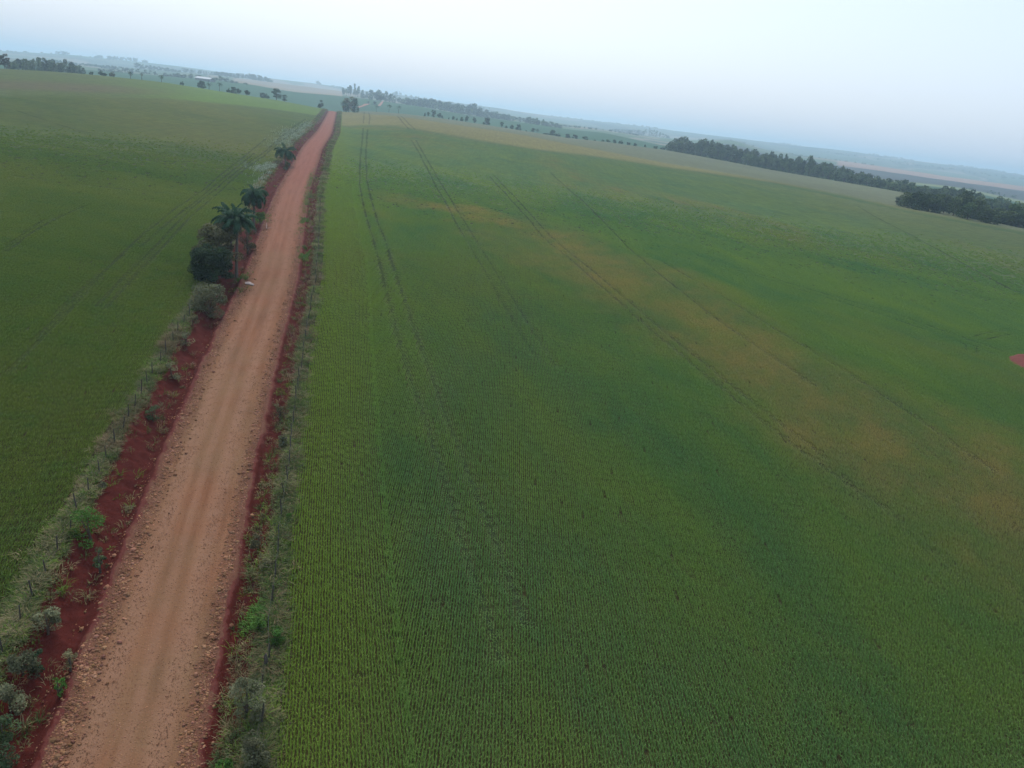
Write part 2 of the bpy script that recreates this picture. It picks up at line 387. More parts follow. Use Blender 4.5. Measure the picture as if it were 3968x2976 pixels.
hh = n.math('ADD', n.math('MULTIPLY', n.math('MULTIPLY', peb, amt), .6), n.math('ADD', n.math('MULTIPLY', n.noise(P, 5, 5, .7), .6), n.math('MULTIPLY', s2, .2)))
n.out(n.diffuse(base, 1.0, n.bump(hh, .9, .09), .06))

def leafmat(name, a, b, var=.35, trans=.25, scale=.6, obj=True, group=None, gain=1.0):
    m, t = newmat(name); n = N(t)
    P = n.pos(); f = n.noise(P, scale, 3, .6)
    c = n.mix(n.ramp(f, .35, .65), a, b) if group is None else use(n, group)
    if obj:
        oi = n.node('ShaderNodeObjectInfo'); c = n.mix(1.0, c, n.mix(oi.outputs['Random'], (1-var,)*3, (1+var, 1+var*.9, 1+var*.7)), 'MULTIPLY')
    ii = n.attr('tint').outputs['Color']
    if gain != 1.0: c = n.mix(1.0, c, (gain,)*3, 'MULTIPLY')
    c = n.mix(1.0, c, ii, 'MULTIPLY')
    d = n.diffuse(c, .75, None, .12)
    tr = n.node('ShaderNodeBsdfTranslucent'); n.put(tr, 0, n.mix(1.0, c, (1.0, 1.12, .75), 'MULTIPLY'))
    mx = n.node('ShaderNodeMixShader'); n.put(mx, 0, trans); t.links.new(d, mx.inputs[1]); t.links.new(tr.outputs[0], mx.inputs[2])
    n.out(mx.outputs[0]); return m
def plain(name, a, b, scale=4, rough=.9, bump=.4, st=(1, 1, 1)):
    m, t = newmat(name); n = N(t)
    tc = n.node('ShaderNodeTexCoord').outputs['Object']; f = n.noise(n.mapping(tc, scale=st), scale, 5, .65)
    n.out(n.diffuse(n.mix(f, a, b), rough, n.bump(f, bump, .03), .15)); return m
m_leaf_dark = leafmat('dark_foliage', (.026, .054, .030), (.062, .098, .046))
m_leaf_wood = leafmat('wood_foliage', (.036, .068, .030), (.095, .125, .048), var=.45, scale=.15)
m_leaf_khaki = leafmat('khaki_foliage', (.088, .086, .048), (.160, .148, .080))
m_leaf_grey = leafmat('grey_green_foliage', (.095, .105, .060), (.185, .185, .110))
m_leaf_mid = leafmat('mid_green_foliage', (.035, .062, .030), (.070, .105, .050))
m_leaf_bright = leafmat('bright_weed_foliage', (.055, .13, .025), (.10, .20, .040), var=.2)
m_frond = leafmat('palm_frond_green', (.018, .052, .028), (.045, .095, .048), var=.2)
m_frond_dry = leafmat('palm_frond_dry', (.11, .075, .04), (.16, .11, .06), var=.2)
m_bark = plain('bark', (.045, .036, .028), (.12, .095, .07), 6)
m_palm_bark = plain('palm_bark', (.07, .06, .05), (.17, .145, .115), 5, st=(1, 1, 6))
m_post = plain('weathered_post_wood', (.030, .026, .022), (.090, .078, .066), 8)
m_wire = plain('wire_metal', (.10, .10, .10), (.2, .19, .18), 8, .5)
m_stone = leafmat('gravel', (.15, .068, .036), (.31, .160, .090), var=0, trans=0, scale=.8, obj=False)
m_cropR = leafmat('right_crop_leaf', None, None, trans=.35, obj=False, group=G_R, gain=2.25)
m_cropL = leafmat('left_crop_leaf', None, None, trans=.35, obj=False, group=G_L, gain=2.25)
m_grass = leafmat('verge_grass', (.095, .105, .045), (.175, .165, .085), scale=.5, trans=.25, obj=False)
m_pale = leafmat('pale_dry_grass', (.22, .26, .19), (.34, .38, .30), scale=.5, obj=False)

# ------------------------------------------------------------------ ground sheet (a fan that reaches past the horizon)
azf = np.radians(np.concatenate([np.arange(-180, -50, 2.0), np.arange(-50, -45, .5), np.arange(-45, 45, .16), np.arange(45, 50, .5), np.arange(50, 180, 2.0)]))
rf = np.exp(np.linspace(math.log(6), math.log(9400), 430))
A, Rr = np.meshgrid(azf, rf, indexing='ij'); X = Rr*np.sin(A); Y = Rr*np.cos(A)
d = road_d(X, Y)
Z = zbase(X, Y) - 1.6*np.where(d < 0, sstep(7.2, 5.6, -d), sstep(6.2, 4.7, d))*((Y > -50) & (Y < 950))*road_fade(Y)
na, nr_ = A.shape
V = np.stack([X, Y, Z], -1).reshape(-1, 3); V = np.concatenate([V, [[0, 0, zbase(np.array([0.1]), np.array([0.1]))[0]]]])
ii, jj = np.meshgrid(np.arange(na), np.arange(nr_-1), indexing='ij'); i2 = (ii+1) % na
Q = np.stack([ii*nr_+jj, ii*nr_+jj+1, i2*nr_+jj+1, i2*nr_+jj], -1).reshape(-1, 4)
k = np.arange(na); T = np.stack([k*nr_, ((k+1) % na)*nr_, np.full(na, na*nr_)], -1)
me = mesh('ground', V, Q[:, ::-1], T[:, ::-1], True)
# land cover
a = np.clip(A.ravel(), -math.pi/3, math.pi/3); r = Rr.ravel(); x = X.ravel(); y = Y.ravel(); dd = d.ravel()
def rl(L): return np.interp(a, L[0], L[1])
rT, rK, rM, rJ, rS = rl(LT), rl(LK), rl(LM), rl(LJ), rl(LS)
cover = np.zeros((len(a), 3)); cover[:] = (.04, .08, .03)
jit = (fbm(x/90, y/90, 31, 3)-.5)
right = dd > 0
tb_px = [(1345,497),(1400,494),(1577,508),(1725,531),(1906,562),(2100,590),(2344,624),(2588,661),(3000,716),(3380,792),(3500,820),(3968,910)]
tbh = np.array([hit(*p) for p in tb_px]); ta = np.arctan2(tbh[:, 0], tbh[:, 1]); tr_ = np.hypot(tbh[:, 0], tbh[:, 1])
rTB = np.interp(a, ta, tr_)
def blend(mask, c):
    cover[:] = cover*(1-mask[:, None]) + np.array(c)*mask[:, None]
mR = (right & (r < rTB)).astype(float); mL = (~right & (r < rT+80)).astype(float)
mR = mR*1.0
tan_m = right*sstep(-10, 40, r-rTB+jit*50)*(r < rK+40)
blend(tan_m, (.158, .142, .052))
khk = right*sstep(4, 20, r-rT)*(r < rK+60); blend(khk, (.120, .130, .072))
mR = np.clip(1-tan_m, 0, 1)*(right & (r < rK))
# tan tone creeping into the green on the right flank
flank = .72*right*sstep(math.radians(8), math.radians(24), a)*sstep(.62, .95, r/rT+jit*.35)*(r < rT+5); 
mR = mR*(1-flank); w_ = ((right & (r < rTB))*1.0)[:, None]; cover[:] = cover*(1-w_)+np.array((.100, .112, .044))*w_
# left field: reddish thin crop band and the bright strip along its far end
def band(pts_lo, pts_hi, side):
    lo = np.array([hit(*p) for p in pts_lo]); hi = np.array([hit(*p) for p in pts_hi])
    rlo = np.interp(a, np.arctan2(lo[:, 0], lo[:, 1]), np.hypot(lo[:, 0], lo[:, 1]))
    rhi = np.interp(a, np.arctan2(hi[:, 0], hi[:, 1]), np.hypot(hi[:, 0], hi[:, 1]))
    return rlo, rhi
lo, hi_ = band([(0,372),(300,372),(560,378),(700,386),(953,409),(1098,427),(1240,449),(1300,460)], [(0,340),(300,345),(560,355),(700,362),(953,384),(1098,404),(1240,424),(1298,433)], 0)
bl = (~right)*sstep(-14, 8, r-lo+jit*16)*(r < rT+70)
brt = bl*sstep(math.radians(-31), math.radians(-22), a)
lo2, _ = band([(0,365),(300,362),(560,366),(700,372),(953,395)], [(0,310),(300,315),(560,330),(700,345),(953,370)], 0)
brn = (~right)*sstep(-20, 10, r-hi_+jit*40+8)*sstep(60, 20, r-hi_+jit*40)*sstep(math.radians(-23), math.radians(-30), a)
base_l = np.array((.060, .088, .022))
cl = np.tile(base_l, (len(a), 1))
far_l = (~right)*sstep(.55, .9, r/rT)
useL = np.clip(1-np.maximum(brt, np.maximum(brn*.8, bl*.8)), 0, 1)
mLc = mL*useL
lc = cover*0+np.array((.085, .105, .032)); lc = lc*(1-brt[:, None]) + np.array((.095, .150, .026))*brt[:, None]; lc = lc*(1-(brn*.85)[:, None]) + np.array((.110, .085, .050))*(brn*.85)[:, None]
selL = (~right & (r < rT+100))
cover[selL] = lc[selL]
# mid slopes and hills behind
mid = (~selL) & (r >= np.where(right, rK+30, rT+80))
cell = fbm(a*11, np.log(r)*5.5, 41, 2); cell2 = vnoise(a*9+7, np.log(r)*9, 43)
pal = np.array([(.060, .105, .050), (.105, .130, .070), (.040, .075, .040), (.20, .17, .115), (.075, .12, .05)])
q = np.clip((cell*2.2-.6)*5, 0, 4.99).astype(int)
hills = pal[q]
cm = np.where((r < rM*1.03)[:, None], np.array((.034, .090, .040)), hills)
brnf = (r >= rM*1.01)*(r < rJ*1.18)*(a > float(ray(np.array([905.]), np.array([300.]))[0][0]))*(a < float(ray(np.array([1330.]), np.array([360.]))[0][0]))
cm = np.where((brnf > 0)[:, None], np.array((.235, .185, .125)), cm)
rv = (a > math.radians(12))
cm = np.where((rv & (r > rM*1.0) & (r < rM*1.35))[:, None], np.array((.16, .18, .07)), cm)
cm = np.where((rv & (r >= rM*1.35) & (r < rJ*.80))[:, None], np.array((.055, .055, .050)), cm)
cm = np.where((rv & (r >= rJ*.80) & (r < rJ*1.03) & (a > math.radians(20)))[:, None], np.array((.30, .20, .15)), cm)
cover[mid] = cm[mid]
vcol(me, 'cover', np.concatenate([cover, cover[:1]]))
nearm = sstep(260, 90, r)*(np.abs(dd) > 7)
vcol(me, 'mask', np.concatenate([np.stack([mR, mLc, nearm], 1), [[1, 0, 1]]]))
ground = link('ground', me, m_ground); tag(ground, 'rolling green crop land reaching to the hazy hills', kind='structure')

# ------------------------------------------------------------------ road corridor
def corridor_mesh():
    ys = [-45.]
    while ys[-1] < 955:
        yy = ys[-1]; ys.append(yy + (.16 if 15 < yy < 75 else .3 if yy < 150 else .8 if yy < 300 else 2.5))
    ys = np.array(ys); ds = np.concatenate([np.arange(-9.5, -7.4, .4), np.arange(-7.4, -3, .13), np.arange(-3, 3, .3), np.arange(3, 6.6, .13), np.arange(6.6, 8.6, .4)])
    sl_ = np.interp(ys, ysm, np.gradient(xsm, ysm)); nx = 1/np.sqrt(1+sl_**2); ny = -sl_*nx
    Yc, Dc = np.meshgrid(ys, ds, indexing='ij')
    X = road_x(Yc)+Dc*nx[:, None]; Y = Yc+Dc*ny[:, None]
    cor = corridor(Dc, Yc)
    rough = (fbm(X*1.7, Y*1.7, 51, 5)-.5); clod = (fbm(X*5, Y*5, 52, 3)-.5)
    ew = sstep(3.7, 4.2, np.abs(Dc))*np.where(Dc < 0, sstep(7.6, 6.6, -Dc), sstep(6.3, 5.4, Dc))
    z = cor*road_fade(Yc) + rough*(.02+.45*ew)+clod*(.015+.16*ew)
    ber = sstep(.35, .0, np.abs(np.abs(Dc)-3.55))*(fbm(X*.8, Y*.8, 55, 3)*.28)*sstep(-.2, .2, fbm(X*.15, Y*.15, 56, 2)-.35)
    z += ber
    z += -.05*np.exp(-((Dc+1.6)/.35)**2) - .05*np.exp(-((Dc-1.55)/.35)**2)
    Zc = zbase(X, Y)+z+.02
    V = np.stack([X, Y, Zc], -1).reshape(-1, 3); a_, b_ = Dc.shape
    ii, jj = np.meshgrid(np.arange(a_-1), np.arange(b_-1), indexing='ij')
    Q = np.stack([ii*b_+jj, ii*b_+jj+1, (ii+1)*b_+jj+1, (ii+1)*b_+jj], -1).reshape(-1, 4)
    me = mesh('road', V, Q, None, True)
    vcol(me, 'lane', np.stack([(Dc.ravel()+10)/20, Yc.ravel()/1000, Dc.ravel()*0], 1)); return me
road = link('road', corridor_mesh(), m_road); tag(road, 'straight red dirt road with gravel edges between red earth banks', kind='structure')

# ------------------------------------------------------------------ leaf and blade builders
def leaves(C, size, n, R=None, flat=.5, seed=0, droop=0.0):
    """n leaf quads around points C (m,3) spread by R (m,3); returns verts, quads, tint"""
    g = np.random.default_rng(seed); m = len(C); idx = g.integers(0, m, n)
    p = C[idx].copy()
    if R is not None:
        u = g.normal(size=(n, 3)); u /= np.linalg.norm(u, axis=1)[:, None]; rr = g.uniform(.45, 1.05, n)**.5
        p += u*R[idx]*rr[:, None]
    nrm = g.normal(size=(n, 3)); nrm[:, 2] = np.abs(nrm[:, 2])+flat; nrm /= np.linalg.norm(nrm, axis=1)[:, None]
    t1 = np.cross(nrm, g.normal(size=(n, 3))); t1 /= np.linalg.norm(t1, axis=1)[:, None]; t2 = np.cross(nrm, t1)
    s = size*g.uniform(.55, 1.35, n)[:, None]; a = t1*s; b = t2*s*g.uniform(.35, .7, n)[:, None]
    V = np.stack([p-a, p+b*.9-a*.1, p+a, p-b*1.1+a*.1], 1).reshape(-1, 3)
    Q = np.arange(n*4).reshape(n, 4)
    tl = np.repeat(.58+.9*hash2(idx, idx*0, seed+3), 4); tv = np.repeat(g.uniform(.8, 1.2, n), 4)
    T = np.stack([tl*tv]*3, 1); return V, Q, T
def blades(P, H, W, lean, seed=0, az=None):
    """bent two-segment blades rooted at P"""
    g = np.random.default_rng(seed); n = len(P); az = g.uniform(0, 2*math.pi, n) if az is None else az
    dx = np.stack([np.cos(az), np.sin(az), az*0], 1); sx = np.stack([-np.sin(az), np.cos(az), az*0], 1)
    H = H[:, None]; W = np.broadcast_to(W, (n,))[:, None]; lean = lean[:, None]; up = np.array([0, 0, 1.])
    p1 = P+up*H*.62+dx*H*lean*.3; p2 = P+up*H*(1-.28*lean)+dx*H*lean*.95
    V = np.stack([P-sx*W*.35, P+sx*W*.35, p1-sx*W*.5, p1+sx*W*.5, p2-sx*W*.12, p2+sx*W*.12], 1).reshape(-1, 3)
    b = np.arange(n)[:, None]*6
    Q = np.concatenate([b+np.array([0, 1, 3, 2]), b+np.array([2, 3, 5, 4])]); return V, Q
def withtint(name, V, Q, T, mat, parent=None, tri=None):
    me = mesh(name, V, Q, tri); vcol(me, 'tint', T); return link(name, me, mat, parent)

# ------------------------------------------------------------------ wheel tracks pressed into the crops
m_track, t_ = newmat('pressed_shaded_crop'); n = N(t_)
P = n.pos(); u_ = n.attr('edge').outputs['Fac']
cc = n.mix(n.noise(P, .8, 4, .7), (.024, .046, .018), (.052, .062, .026))  # trampled crop and soil, darkened further by painted shade of the crop walls
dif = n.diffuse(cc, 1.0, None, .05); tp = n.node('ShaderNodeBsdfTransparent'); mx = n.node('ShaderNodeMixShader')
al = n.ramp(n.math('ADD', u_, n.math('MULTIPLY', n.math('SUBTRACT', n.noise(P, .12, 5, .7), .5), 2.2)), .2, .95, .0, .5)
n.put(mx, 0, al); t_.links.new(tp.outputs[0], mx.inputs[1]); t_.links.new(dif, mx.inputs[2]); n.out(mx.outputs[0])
D2 = 3968/2212
tracks = [  # in the photograph's 2212 px wide view, each a wheel line
 [(785,277),(779,335),(776,392),(790,470),(818,560),(848,680),(880,800),(905,872),(935,965),(968,1060),(1005,1170),(1030,1260),(1075,1400),(1120,1560)],
 [(794,279),(790,335),(792,392),(812,470),(845,560),(882,670),(907,740),(926,815),(948,880),(974,935),(1000,995),(1040,1070),(1085,1200),(1130,1330),(1190,1500)],
 [(889,303),(915,350),(945,410),(985,480),(1030,560),(1082,650),(1130,730),(1180,810)],
 [(897,302),(925,350),(960,410),(1003,480),(1052,560),(1108,650),(1160,730),(1215,815)],
 [(1056,380),(1110,440),(1175,515),(1290,612),(1395,705),(1530,815),(1650,915),(1800,1030),(1990,1150)],
 [(1068,380),(1124,440),(1192,515),(1310,612),(1418,705),(1556,815),(1680,915),(1834,1030)],
 [(1188,372),(1265,440),(1366,545),(1480,640),(1620,740),(1800,860)],
 [(1560,573),(1660,597),(1760,632),(1850,652),(1950,685),(2030,713),(2085,733),(2150,752),(2212,778)],
 [(1560,578),(1660,603),(1760,640),(1850,660),(1945,695),(2020,722),(2080,742),(2140,762),(2190,782)],
 [(2088,738),(2081,748),(2083,762),(2090,768)], [(2112,742),(2104,753),(2107,770),(2118,778)],
 [(2088,732),(2105,722),(2150,716),(2212,712)], [(2112,742),(2130,730),(2170,724),(2212,722)],
 [(1850,445),(1950,500),(2060,560),(2212,640)], [(1420,560),(1560,640),(1720,740),(1900,850),(2100,985),(2212,1060)],
 [(787,243),(786,254),(785,268)], [(796,244),(799,256),(797,270)],
 [(858,252),(872,268),(884,280)], [(866,252),(884,270),(897,281)],
 # left field
 [(660,258),(631,278),(570,330),(516,367),(434,435),(357,512),(302,565),(245,625),(195,680)],
 [(668,260),(640,282),(577,332),(527,368),(448,437),(371,514),(318,568),(263,628),(212,684)],
 [(551,330),(500,372),(430,430),(330,515),(285,548)], [(575,300),(520,345),(440,410),(330,490),(240,575),(120,700)],
 [(0,555),(60,510),(120,470),(200,440)], [(0,545),(50,505),(110,466)],
 [(0,378),(150,398),(300,415),(450,425),(520,424)], [(30,238),(150,278),(300,310),(420,326),(555,334)],
 [(430,350),(300,350),(150,330),(0,318)], [(60,760),(160,640),(280,540)], [(0,830),(100,720),(180,640)],
]
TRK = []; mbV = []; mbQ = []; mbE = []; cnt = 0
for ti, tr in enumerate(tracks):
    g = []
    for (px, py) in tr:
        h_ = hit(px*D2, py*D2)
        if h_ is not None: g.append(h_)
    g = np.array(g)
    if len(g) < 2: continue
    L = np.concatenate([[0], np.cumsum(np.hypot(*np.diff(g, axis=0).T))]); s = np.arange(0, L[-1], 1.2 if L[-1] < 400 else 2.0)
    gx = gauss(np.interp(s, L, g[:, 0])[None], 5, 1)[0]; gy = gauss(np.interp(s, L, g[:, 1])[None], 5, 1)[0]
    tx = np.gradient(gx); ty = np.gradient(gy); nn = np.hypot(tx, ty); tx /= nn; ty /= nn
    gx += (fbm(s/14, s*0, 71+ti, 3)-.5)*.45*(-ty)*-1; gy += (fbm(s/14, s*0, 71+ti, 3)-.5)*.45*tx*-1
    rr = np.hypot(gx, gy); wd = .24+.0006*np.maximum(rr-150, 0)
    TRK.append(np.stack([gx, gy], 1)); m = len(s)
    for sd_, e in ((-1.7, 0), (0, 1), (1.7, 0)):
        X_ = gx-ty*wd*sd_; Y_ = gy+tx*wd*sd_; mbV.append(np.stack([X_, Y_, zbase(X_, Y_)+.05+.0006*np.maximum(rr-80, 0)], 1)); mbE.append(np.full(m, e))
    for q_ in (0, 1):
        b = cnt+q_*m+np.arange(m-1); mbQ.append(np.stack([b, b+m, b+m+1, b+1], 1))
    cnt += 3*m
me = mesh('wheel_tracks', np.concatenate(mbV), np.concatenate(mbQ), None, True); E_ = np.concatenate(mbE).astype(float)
vcol(me, 'edge', np.stack([E_]*3, 1)); tag(link('wheel_tracks', me, m_track), 'faint dark wheel tracks pressed through the green crops, with painted shade', kind='structure')
TR = np.concatenate(TRK); TR = TR[np.hypot(TR[:, 0], TR[:, 1]) < 300]
# denser samples for the exclusion test
def trackdist(x, y, T_=None):
    best = np.full(len(x), 9.0)
    for p in (TRK if T_ is None else T_):
        p = p[np.hypot(p[:, 0], p[:, 1]) < 300]
        if len(p) < 2: continue
        q = np.concatenate([p[:-1], (p[:-1]+p[1:])/2]); 
        for i in range(0, len(q), 64):
            dd_ = np.hypot(x[:, None]-q[None, i:i+64, 0], y[:, None]-q[None, i:i+64, 1]).min(1); best = np.minimum(best, dd_)
    return best

# ------------------------------------------------------------------ standing crop near the camera
def crop(name, right, label):
    g = np.random.default_rng(11 if right else 12)
    Vs = []; Qs = []; Ts = []; pr = []; off = 0; NV = 6
    for kk in range(NV):
        n_ = 3*44; row = np.repeat([-.17, 0, .17], 44)
        x = row+g.normal(0, .012, n_); y = g.uniform(-.5, .5, n_)
        if kk == 4: keep_ = (row != 0) | (g.random(n_) < .15)
        elif kk == 5: keep_ = g.random(n_) < .6
        else: keep_ = g.random(n_) < 1
        x = x[keep_]; y = y[keep_]; n_ = len(x)
        Pp = np.stack([x, y, x*0-.05], 1); H = g.uniform(.24, .38, n_)
        V, Q = blades(Pp, H, g.uniform(.016, .028, n_), g.uniform(.15, .9, n_), kk+5, math.pi/2*np.sign(g.normal(size=n_))+g.normal(0, .42, n_))
        Vs.append(V); Qs.append(Q+off); off += len(V); pr += [kk+1]*len(V); Ts.append(np.repeat(g.uniform(.78, 1.25, n_), 6))
    rowaz = math.radians(-2.5) if right else math.atan(lin0[0])
    fd = np.array([math.sin(rowaz), math.cos(rowaz)]); rd = np.array([fd[1], -fd[0]])
    R_ = 290; u = np.arange(-R_, R_, .51); v = np.arange(0, R_, 1.0); U_, V_ = np.meshgrid(u, v); U_ = U_.ravel(); V_ = V_.ravel()+hash2((U_*100).astype(int), U_.astype(int)*0, 5)
    x = U_*rd[0]+V_*fd[0]; y = U_*rd[1]+V_*fd[1]; rr = np.hypot(x, y); a_ = np.arctan2(x, y); dd_ = road_d(x, y)
    wob = (fbm(y/2.5, y*0, 61, 3)-.5)*1.0
    rot0 = -rowaz
    if right: keep_ = dd_ > 6.5+wob*.7
    else: keep_ = dd_ < -7.7+wob*.7
    if right: keep_ &= dd_ > 13
    dens = 1-sstep(150, 288, rr)
    keep_ &= (rr > 17) & (rr < R_) & (np.abs(a_) < math.radians(50)) & (g.random(len(x)) < dens)
    x = x[keep_]; y = y[keep_]; rt = np.full(len(x), rot0)
    if right:   # headland sown along the fence
        uu = np.arange(6.5, 13.2, .51); vv = np.arange(5, 270, 1.0); UU, VV = np.meshgrid(uu, vv); UU = UU.ravel(); VV = VV.ravel()+hash2((UU*100).astype(int), UU.astype(int)*0, 6)
        xx = road_x(VV)+UU*RN[0]; yy = VV+UU*RN[1]; r2 = np.hypot(xx, yy)
        k2 = (g.random(len(xx)) < 1-sstep(170, 280, r2)) & (UU > 6.55+(fbm(VV/3, VV*0, 62, 3)-.5)*.8)
        x = np.concatenate([x, xx[k2]]); y = np.concatenate([y, yy[k2]]); rt = np.concatenate([rt, np.full(k2.sum(), -math.atan(lin0[0]))])
    tdn = trackdist(x, y); 
    patch = fbm(x/9, y/9, 63, 4); keep_ = patch > -1; x = x[keep_]; y = y[keep_]; rt = rt[keep_]; patch = patch[keep_]
    n_ = len(x); z = zground(x, y); print(name, n_)
    V = np.concatenate(Vs+[np.stack([x, y, z], 1)]); 
    me = mesh(name, V, np.concatenate(Qs))
    def ia(nm, dat, typ):
        at2 = me.attributes.new(nm, typ, 'POINT'); at2.data.foreach_set('value', dat)
    npv = off; pidx = g.choice(np.arange(NV), n_, p=[.245, .245, .24, .24, .01, .02])
    ia('proto', np.array(pr+[0]*n_, np.int32), 'INT'); ia('pick', np.concatenate([np.zeros(npv), pidx]).astype(np.int32), 'INT')
    ia('turn', np.concatenate([np.zeros(npv), rt+math.pi*g.integers(0, 2, n_)+g.normal(0, .03, n_)]).astype(np.float32), 'FLOAT')
    ul = x*rd[0]+y*rd[1]; vl = x*fd[0]+y*fd[1]
    drill = .78+.44*fbm(np.round(ul/.51)*.9, vl/14, 66, 2)
    tdn = trackdist(x, y); drill = drill*(.50+.50*sstep(.12, .80, tdn))*(.62+.38*sstep(.10, .80, trackdist(x, y, TRK[:2])))*(1-.55*sstep(150, 288, np.hypot(x, y)))
    ia('size', np.concatenate([np.ones(npv), (.7+.6*fbm(x/6, y/6, 64, 4))*drill*g.uniform(.88, 1.12, n_)]).astype(np.float32), 'FLOAT')
    tt = np.concatenate(Ts+[np.ones(n_)]); vcol(me, 'tint', np.stack([tt]*3, 1))
    o = link(name, me, m_cropR if right else m_cropL)
    ng = bpy.data.node_groups.new(name, 'GeometryNodeTree'); ng.interface.new_socket('Geometry', in_out='INPUT', socket_type='NodeSocketGeometry'); ng.interface.new_socket('Geometry', in_out='OUTPUT', socket_type='NodeSocketGeometry')
    gi = ng.nodes.new('NodeGroupInput'); go = ng.nodes.new('NodeGroupOutput'); L = ng.links.new
    def named(nm, typ):
        q = ng.nodes.new('GeometryNodeInputNamedAttribute'); q.data_type = typ; q.inputs[0].default_value = nm; return q.outputs[0]
    def sep(k_):
        c_ = ng.nodes.new('FunctionNodeCompare'); c_.data_type = 'INT'; c_.operation = 'EQUAL'; L(named('proto', 'INT'), c_.inputs['A'] if 'A' in c_.inputs else c_.inputs[2]); c_.inputs[3].default_value = k_
        s_ = ng.nodes.new('GeometryNodeSeparateGeometry'); s_.domain = 'POINT'; L(gi.outputs[0], s_.inputs[0]); L(c_.outputs[0], s_.inputs[1]); return s_.outputs[0]
    g2 = ng.nodes.new('GeometryNodeGeometryToInstance')
    for k_ in range(NV, 0, -1): L(sep(k_), g2.inputs[0])
    ip = ng.nodes.new('GeometryNodeInstanceOnPoints'); L(sep(0), ip.inputs['Points']); L(g2.outputs[0], ip.inputs['Instance']); ip.inputs['Pick Instance'].default_value = True
    L(named('pick', 'INT'), ip.inputs['Instance Index'])
    cx = ng.nodes.new('ShaderNodeCombineXYZ'); L(named('turn', 'FLOAT'), cx.inputs[2]); L(cx.outputs[0], ip.inputs['Rotation'])
    cs = ng.nodes.new('ShaderNodeCombineXYZ'); cs.inputs[0].default_value = 1; cs.inputs[1].default_value = 1; L(named('size', 'FLOAT'), cs.inputs[2]); L(cs.outputs[0], ip.inputs['Scale'])
    L(ip.outputs[0], go.inputs[0])
    md = o.modifiers.new('sow', 'NODES'); md.node_group = ng
    tag(o, label, 'crop', kind='stuff'); return o
crop('wheat_crop', True, 'young blue green wheat in fine rows right of the dirt road')
crop('wheat_crop', False, 'olive green young wheat in rows left of the dirt road')

# ------------------------------------------------------------------ verges
def along(s, dlat):
    """ground point at distance s along and dlat to the right of the road"""
    s = np.asarray(s, float); x = road_x(s)+dlat*RN[0]; y = s+dlat*RN[1]; return x, y
g = np.random.default_rng(21)
NW = 20000
s = 10+np.exp(g.uniform(math.log(8), math.log(760), NW)); side = g.random(NW) < .52
dl = np.where(side, -7.1+g.normal(0, .38, NW), 6.12+g.normal(0, .32, NW)); stray = g.random(NW) < np.where(side, .04, .09)
dl = np.where(stray, np.where(side, g.uniform(-6, -4.2, NW), g.uniform(4.0, 5.2, NW)), dl)
dl += (fbm(s/3.1, s*0+3, 21, 3)-.5)*-.7
cl_ = fbm(s/2.2+side*50, dl*.6, 81, 3); k_ = (cl_ > .36) | (g.random(NW) < .35); s = s[k_]; dl = dl[k_]; side = side[k_]; cl_ = cl_[k_]; n0 = len(s)
x, y = along(s, dl); z = zground(x, y)
nb = 20; big = 1+s/150
rad = (g.uniform(.12, .38, n0)*big)
ang = g.uniform(0, 2*math.pi, (n0, nb)); rr = np.sqrt(g.random((n0, nb)))*rad[:, None]
P = np.stack([x[:, None]+rr*np.cos(ang), y[:, None]+rr*np.sin(ang), np.broadcast_to(z[:, None]-.05, ang.shape)], -1).reshape(-1, 3)
hh_ = (g.uniform(.15, .48, n0)*np.where(cl_ > .55, 1.35, 1))[:, None]*g.uniform(.6, 1.2, (n0, nb))
V, Q = blades(P, hh_.ravel(), np.repeat(.025*big, nb), g.uniform(.3, 1.3, n0*nb), 5, ang.ravel()+g.normal(0, .6, n0*nb))
hue = fbm(s/5+side*30, dl*0, 83, 3); pal = np.array([(1.55, 1.15, 1.25), (1.0, 1.0, 1.0), (.62, .95, .62), (.95, 1.5, .45), (1.9, 1.6, 1.7)])
pi_ = np.clip((hue*2.4-.7+g.normal(0, .35, n0))*4, 0, 4.9).astype(int); tt = np.repeat(pal[pi_]*g.uniform(.7, 1.15, n0)[:, None], nb*6, 0)
o = withtint('verge_weeds', V, Q, tt, m_grass); tag(o, 'rough weeds and dry grass along both road verges', 'weeds', kind='stuff')
# leafy weed heaps between the grass
NL = 2200; s = 10+np.exp(g.uniform(math.log(8), math.log(300), NL)); side = g.random(NL) < .45
dl = np.where(side, -6.95+g.normal(0, .35, NL), 5.95+g.normal(0, .34, NL)); k_ = fbm(s/2.6+side*40, dl, 85, 3) > .5; s = s[k_]; dl = dl[k_]; x, y = along(s, dl)
C = np.stack([x, y, zground(x, y)+.18], 1); Rr_ = np.stack([g.uniform(.25, .6, len(x))]*2+[g.uniform(.15, .4, len(x))], 1)*(1+s/250)[:, None]
V, Q, T = leaves(C, .055, 42000, Rr_, .4, 91); T = T*np.array([1.1, 1.1, .9])
o = withtint('leafy_weeds', V, Q, T, leafmat('low_weed_leaf', (.060, .085, .036), (.125, .135, .070), obj=False, scale=.35)); tag(o, 'low broadleaf weeds filling the fence lines', 'weeds', kind='stuff')
